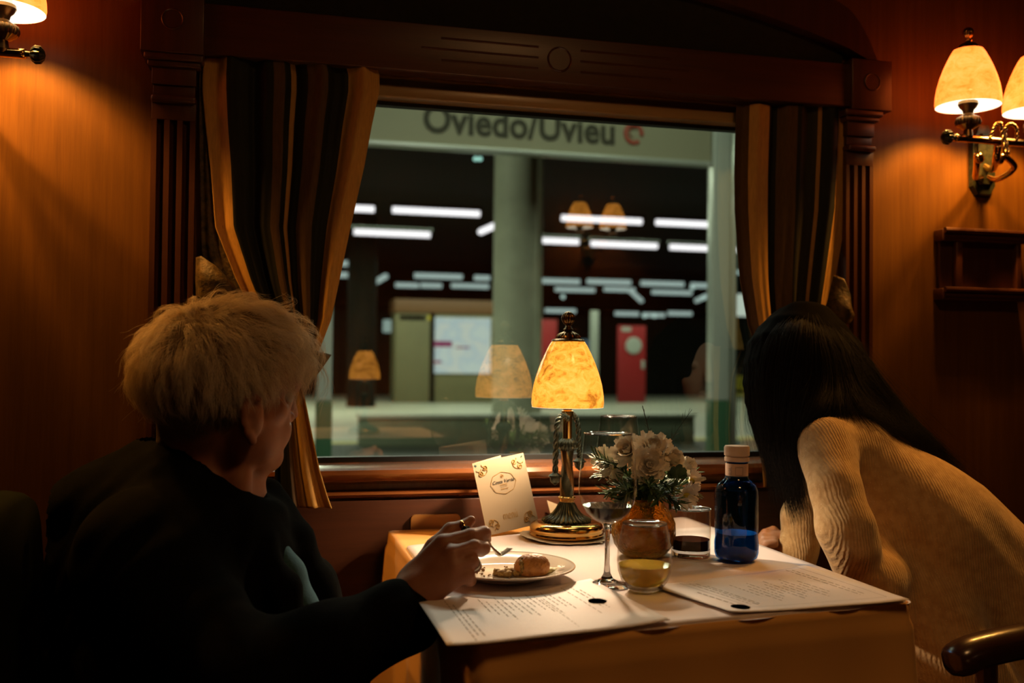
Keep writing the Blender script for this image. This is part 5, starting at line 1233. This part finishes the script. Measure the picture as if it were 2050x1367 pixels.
strands('nape_strands', np.array(nn), np.full(len(nn), .00019), HMd, hcap)
bm = bmesh.new()
for k in range(46):
    u = rng.uniform(0, 1); a = PD(566+22*u, 752+3*math.sin(4*u), 1.452+.03*u); tube(bm, [a, a+np.array([.006, -.001, .002])*rng.uniform(.6, 1.4)], [.0004, .0001], 4)
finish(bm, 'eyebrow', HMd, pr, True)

# ---------------------------------------------------------------- woman leaning to the window
p2_ = thing('person', 'woman with long black hair in a beige knit sweater leaning towards the window', 'person', (0, 0, 0))
B = SDF(np.minimum.reduce([PD(1480, 1200, 1.75), PD(1480, 600, 2.2)])-.05, np.array([PD(2000, 1200, 1.9)[0], -.02, PD(1600, 610, 2.0)[2]+.02]), .004)
a2 = math.radians(125); F2 = math.cos(a2)*Rv+math.sin(a2)*Fv; F2[2] = 0; F2 /= np.linalg.norm(F2); L2 = np.cross(UPv, F2); R2 = np.stack([F2, L2, UPv], 1)
H2 = PD(1598, 722, 2.02)
B.ell(H2, (.092, .076, .092), R2, 0)
B.ell(H2+F2*.035-UPv*.055, (.06, .056, .075), R2, .02); B.ell(H2+F2*.065-UPv*.11, (.022, .022, .018), R2, .02)
B.cone(H2+F2*.09-UPv*.015, H2+F2*.112-UPv*.048, .008, .011, .01)
for s_ in (-1, 1):
    B.ell(H2+F2*.058+L2*s_*.036-UPv*.045, (.022, .022, .022), R2, .015); B.ell(H2+F2*.1+L2*s_*.03-UPv*.012, (.014, .014, .011), R2, .01, sub=True)
    B.ell(H2+F2*.080+L2*s_*.030-UPv*.012, (.0115,)*3, R2, .002); B.ell(H2+L2*s_*.077-UPv*.02, (.014, .007, .028), R2, .004)
for dz in (.078, .088): B.cone(H2+F2*.094-L2*.018-UPv*dz, H2+F2*.094+L2*.018-UPv*dz, .006, .006, .005)
B.cone(H2-F2*.02-UPv*.06, PD(1690, 905, 1.95), .05, .052, .02)
B.chain(pd([(1690, 930, 1.90), (1835, 1076, 1.88), (1990, 1200, 1.86)]), [.06, .09, .10], .03)
B.chain(pd([(1655, 930, 2.03), (1618, 1070, 2.02), (1568, 1086, 2.02)]), [.032, .026, .020], .015)
B.cone(PD(1568, 1086, 2.02), PD(1548, 1078, 2.02), .020, .018, .01)
for i, (dx, dy) in enumerate(((-2, -8), (-6, 0), (-5, 9), (0, 17))):
    B.chain(pd([(1550, 1078+dy*.6, 2.02-.012*i), (1534+dx, 1074+dy, 2.02-.014*i), (1523+dx, 1084+dy, 2.02-.015*i)]), [.009, .0082, .0072], .003)
B.chain(pd([(1560, 1072, 2.03), (1548, 1062, 2.04), (1536, 1064, 2.045)]), [.010, .009, .008], .004)
link(B.mesh('body_skin'), 'body_skin', SK2, p2_, True)
J = SDF(np.array([PD(1530, 1000, 1.7)[0]-.02, -.98, PD(1800, 1430, 1.7)[2]]), np.array([PD(2200, 1300, 1.9)[0]+.1, -.10, PD(1700, 790, 1.9)[2]]), .0055)
J.chain(pd([(1706, 930, 1.88), (1838, 1076, 1.87), (2048, 1276, 1.85), (2230, 1440, 1.85)]), [.088, .142, .148, .17], .05)
J.chain(pd([(1662, 893, 1.86), (1720, 890, 1.94)]), [.058, .06], .04)
J.chain(pd([(1656, 893, 1.82), (1672, 980, 1.74), (1690, 1060, 1.70), (1704, 1100, 1.695)]), [.053, .044, .047, .046], .014)
J.chain(pd([(1708, 1100, 1.69), (1700, 1132, 1.69), (1760, 1165, 1.70)]), [.040, .028, .05], .012)
J.chain(pd([(1650, 930, 2.02), (1606, 1040, 2.01), (1596, 1100, 2.0), (1590, 1150, 2.0)]), [.045, .036, .036, .034], .015)
J.chain(pd([(1760, 1110, 1.80), (1850, 1240, 1.74), (1900, 1330, 1.70), (1960, 1420, 1.7)]), [.08, .075, .07, .08], .04)
J.cone(PD(1604, 900, 1.80), PD(1660, 1100, 1.72), .0, .0, .0)
J.displace(lambda x, y, z: .0050*np.sin(34*(x+.55*z)+2.2*np.sin(6*z+3*y))*np.clip((1.02-z)*4, .15, 1)+.0016*np.sin(70*(x+.55*z)+3*np.sin(9*z))*np.clip((1.05-z)*4, .1, 1))
# sparkly knit
m, nt, out = newmat('beige_knit'); p = N(nt, 'ShaderNodeBsdfPrincipled'); vec = coords(nt, (1, 1, 1)); vo = N(nt, 'ShaderNodeTexVoronoi'); vo.inputs['Scale'].default_value = 170
nt.links.new(vec, vo.inputs['Vector']); nz = noise_(nt, vec, 60, 4)
c = ramp(nt, nz, [(.35, (.48, .30, .125)), (.65, (.62, .42, .20))]); sp = ramp(nt, vo.outputs['Distance'], [(.06, (1, 1, 1)), (.13, (0, 0, 0))])
mxx = N(nt, 'ShaderNodeMix', data_type='RGBA'); nt.links.new(sp, mxx.inputs[0]); nt.links.new(c, mxx.inputs[6]); mxx.inputs[7].default_value = (.85, .72, .5, 1)
nt.links.new(mxx.outputs[2], p.inputs['Base Color']); p.inputs['Roughness'].default_value = .9; p.inputs['Sheen Weight'].default_value = .25
wv = N(nt, 'ShaderNodeTexWave'); wv.inputs['Scale'].default_value = 62; wv.inputs['Distortion'].default_value = 3; wv.inputs['Detail'].default_value = 2; wv.inputs['Detail Scale'].default_value = 3; nt.links.new(coords(nt, (1, .3, .55)), wv.inputs['Vector'])
ad = N(nt, 'ShaderNodeMath', operation='ADD'); nt.links.new(wv.outputs['Fac'], ad.inputs[0]); nt.links.new(noise_(nt, coords(nt), 220, 4), ad.inputs[1])
nt.links.new(bump_(nt, ad.outputs[0], .5, .0018), p.inputs['Normal']); nt.links.new(p.outputs[0], out.inputs[0]); M['knit'] = m
link(J.mesh('sweater'), 'sweater', m, p2_, True)
# long black hair
HB = hairmat('black_hair', (.003, .0025, .002), (.008, .006, .004), .5, .12)
G_ = [  # guides from the parting outwards: front lock ... back of the head
 [(1560, 640, 2.00), (1515, 690, 2.00), (1503, 760, 2.00), (1510, 830, 2.0), (1530, 900, 2.0), (1545, 960, 2.0)],
 [(1575, 630, 1.98), (1525, 680, 1.96), (1512, 760, 1.96), (1520, 850, 1.96), (1545, 930, 1.96), (1560, 1010, 1.96)],
 [(1590, 625, 1.96), (1545, 670, 1.93), (1528, 760, 1.92), (1540, 870, 1.91), (1570, 960, 1.91), (1588, 1050, 1.92)],
 [(1600, 620, 1.96), (1570, 670, 1.91), (1553, 760, 1.90), (1560, 870, 1.88), (1585, 960, 1.88), (1600, 1045, 1.89)],
 [(1610, 620, 1.96), (1595, 670, 1.90), (1580, 770, 1.88), (1578, 870, 1.86), (1592, 960, 1.86), (1612, 1030, 1.87)],
 [(1620, 620, 1.96), (1620, 680, 1.90), (1612, 770, 1.87), (1592, 850, 1.84), (1594, 920, 1.83), (1612, 990, 1.85)],
 [(1630, 620, 1.97), (1648, 690, 1.91), (1655, 770, 1.87), (1640, 820, 1.83), (1610, 860, 1.82), (1602, 930, 1.83)],
 [(1640, 622, 1.98), (1678, 690, 1.93), (1700, 765, 1.89), (1720, 810, 1.86), (1760, 850, 1.84), (1800, 880, 1.83)],
 [(1650, 625, 2.00), (1700, 690, 1.96), (1740, 765, 1.92), (1780, 825, 1.90), (1830, 880, 1.87), (1880, 925, 1.86)],
 [(1655, 628, 2.02), (1715, 690, 1.99), (1762, 765, 1.96), (1805, 830, 1.93), (1860, 885, 1.90), (1925, 942, 1.88)],
 [(1650, 632, 2.05), (1715, 695, 2.05), (1765, 765, 2.02), (1815, 830, 1.98), (1870, 890, 1.94), (1932, 945, 1.91)]]
GG = [np.array(spline(pd(g_), 20)) for g_ in G_]
def longhair(n, seed, name, parent, jit=.006, rad=.00026, end=.12):
    g = np.random.default_rng(seed); out = []
    for _ in range(n):
        u = g.uniform(0, len(GG)-1.001); k = int(u); f = u-k
        c = GG[k]*(1-f)+GG[k+1]*f; L = g.uniform(.72, 1.0)+end*(g.uniform() < .2)*0
        idx = np.linspace(0, 19*L, 20); c = np.stack([np.interp(idx, np.arange(20), c[:, i]) for i in range(3)], 1)
        j = g.normal(size=3)*jit; j2 = g.normal(size=3)*jit*1.3; t = np.linspace(0, 1, 20)[:, None]
        c = c+j*np.sin(t*PI*.6)+j2*t*t+.0016*np.sin(t*9+g.uniform(0, 6))*g.normal(size=3)
        out.append(c)
    return strands(name, np.array(out), np.full(n, rad), HB, parent, .35)
S_ = SDF(np.min([g_.min(0) for g_ in GG], 0)-.06, np.max([g_.max(0) for g_ in GG], 0)+np.array([.06, .14, .04]), .005)
S_.ell(H2, (.104, .092, .106), R2, 0)
S_.ell(H2+F2*.10-UPv*.05, (.05, .04, .10), R2, .01, sub=True)
for g_, h_ in zip(GG, GG[1:]):
    for f in (0, .5):
        c = g_*(1-f)+h_*f; q = c[::2]+Fv*.018; n_ = len(q); S_.chain(q[:n_-1], [.016-.0012*i for i in range(n_-1)], .006)
hb = link(S_.mesh('hair'), 'hair', pbr('black_hair_mass', (.003, .0025, .002), .9, spec=.03), p2_, True)
longhair(7000, 11, 'long_strands', hb, .0045); longhair(500, 12, 'loose_strands', hb, .014, .0002)

# ================================================================ chairs
def chair(lab, xb, sgn, y0, y1, ztop, arm=None):
    """xb: x of the back's inner face; sgn: direction in which the back lies"""
    r = thing('dining_chair', lab, 'chair', (0, 0, 0)); bm = bmesh.new(); n = 24; w = (y1-y0)/2; yc = (y0+y1)/2; lay = []
    for dx, sh in ((0, .93), (.012, .98), (.03, 1), (.085, 1), (.103, .98), (.115, .93)):
        ring = [bm.verts.new((xb+sgn*dx+sgn*.04*0, yc-w*sh, .42))]
        for k in range(n+1):
            t = PI*k/n; ring.append(bm.verts.new((xb+sgn*(dx+.03), yc-w*sh*math.copysign(abs(math.cos(t))**.55, math.cos(t)), ztop-.16+(.16*sh)*math.sin(t)**.7)))
        ring.append(bm.verts.new((xb+sgn*dx, yc+w*sh, .42))); lay.append(ring)
    for a, b in zip(lay, lay[1:]):
        for k in range(len(a)): bm.faces.new((a[k], a[(k+1) % len(a)], b[(k+1) % len(a)], b[k]))
    bm.faces.new(lay[0]); bm.faces.new(lay[-1][::-1]); finish(bm, 'backrest', M['chair'], r, True)
    boxobj('seat', (min(xb, xb-sgn*.46), y0+.02, .36), (max(xb, xb-sgn*.46), y1-.02, .46), M['chair'], r, .03)
    for a in (.04, .42):
        for b in (y0+.06, y1-.06): tubeobj('leg', [(xb-sgn*a, b, 0), (xb-sgn*a, b, .37)], [.016, .022], M['trim'], r)
    for yy in (y0+.0, y1-.0):
        q = spline([(xb+sgn*.03, yy, .655), (xb-sgn*.2, yy, .66), (xb-sgn*.36, yy, .645), (xb-sgn*.405, yy, .62)], 20)
        bm = bmesh.new(); tube(bm, q, [.032]*16+[.031, .028, .022, .012], 16, flat=.8); finish(bm, 'armrest', M['leather'], r, True)
        tubeobj('arm_post', [(xb-sgn*.34, yy, .40), (xb-sgn*.34, yy, .63)], .016, M['trim'], r)
    return r
cz = PD(43, 957, 1.5)
chair('dark green upholstered dining chair behind the older woman', PD(112, 1000, 1.42)[0], -1, -.80, -.40, cz[2])
cz = PD(2030, 918, 2.05); am = PD(1890, 1330, 1.50)
chair('dark green dining chair with brown leather armrests behind the woman with black hair', am[0]+.415, 1, am[1], -.40, cz[2])
# table across the aisle that carries the mirrored lamp
t = thing('dining_table', 'small dining table across the aisle behind the photographer', 'table', (0, 0, 0))
boxobj('table_top', (TL2[0]-.42, -2.78, .72), (TL2[0]+.32, -2.16, .748), M['trimx'], t); tubeobj('table_leg', [(TL2[0]-.05, -2.5, 0), (TL2[0]-.05, -2.5, .72)], .03, M['brass_dark'], t)
cl2 = tag(boxobj('tablecloth', (TL2[0]-.425, -2.785, .7485), (TL2[0]+.325, -2.155, .7545), M['cloth_white'], None, .002), 'white tablecloth on the table across the aisle', 'tablecloth')

# fill lamp added over the aisle to light cloth and sweater, out of view
t = thing('ceiling_fill_lamp', 'added round brass fill lamp over the carriage aisle, out of view', 'ceiling lamp', (0, 0, 0))
latheobj('lamp_rim', [(.0001, 2.345), (.16, 2.345), (.165, 2.33), (.15, 2.315)], M['brass'], t, c=(.75, -1.45, 0)); latheobj('frosted_glass', [(.148, 2.318), (.12, 2.29), (.06, 2.275), (.0001, 2.272)], emit('frosted_glow', (1, .6, .25), 1.5), t, c=(.75, -1.45, 0), smooth=True)
l = area('ceiling_fill_light', (.75, -1.45, 2.262), (0, 0, 0), .25, .25, 3.5, (1, .48, .16)); l.parent = t
# ================================================================ world, camera
w = bpy.data.worlds.new('night'); SC.world = w; w.use_nodes = True; w.node_tree.nodes['Background'].inputs[0].default_value = (.6, .7, .5, 1); w.node_tree.nodes['Background'].inputs[1].default_value = .003
cam = bpy.data.cameras.new('camera'); co_ = bpy.data.objects.new('camera', cam); COL.objects.link(co_); SC.camera = co_
cam.lens = 35; cam.sensor_width = 36; cam.sensor_fit = 'HORIZONTAL'; cam.clip_start = .02; cam.clip_end = 200
co_.matrix_world = Matrix(((Rv[0], Uv[0], -Fv[0], CAM[0]), (Rv[1], Uv[1], -Fv[1], CAM[1]), (Rv[2], Uv[2], -Fv[2], CAM[2]), (0, 0, 0, 1)))
cam.dof.use_dof = True; cam.dof.focus_distance = 1.66; cam.dof.aperture_fstop = 3.2
vs = SC.view_settings; vs.view_transform = 'Standard'; vs.look = 'None'; vs.exposure = 0; vs.gamma = 1; vs.use_curve_mapping = False
cy = SC.cycles; cy.use_denoising = True; cy.max_bounces = 10; cy.transparent_max_bounces = 24; cy.glossy_bounces = 5; cy.transmission_bounces = 8; cy.diffuse_bounces = 4
cy.sample_clamp_indirect = 4; cy.blur_glossy = .5; cy.caustics_refractive = True; cy.caustics_reflective = False
try: cy.denoiser = 'OPENIMAGEDENOISE'
except Exception: pass
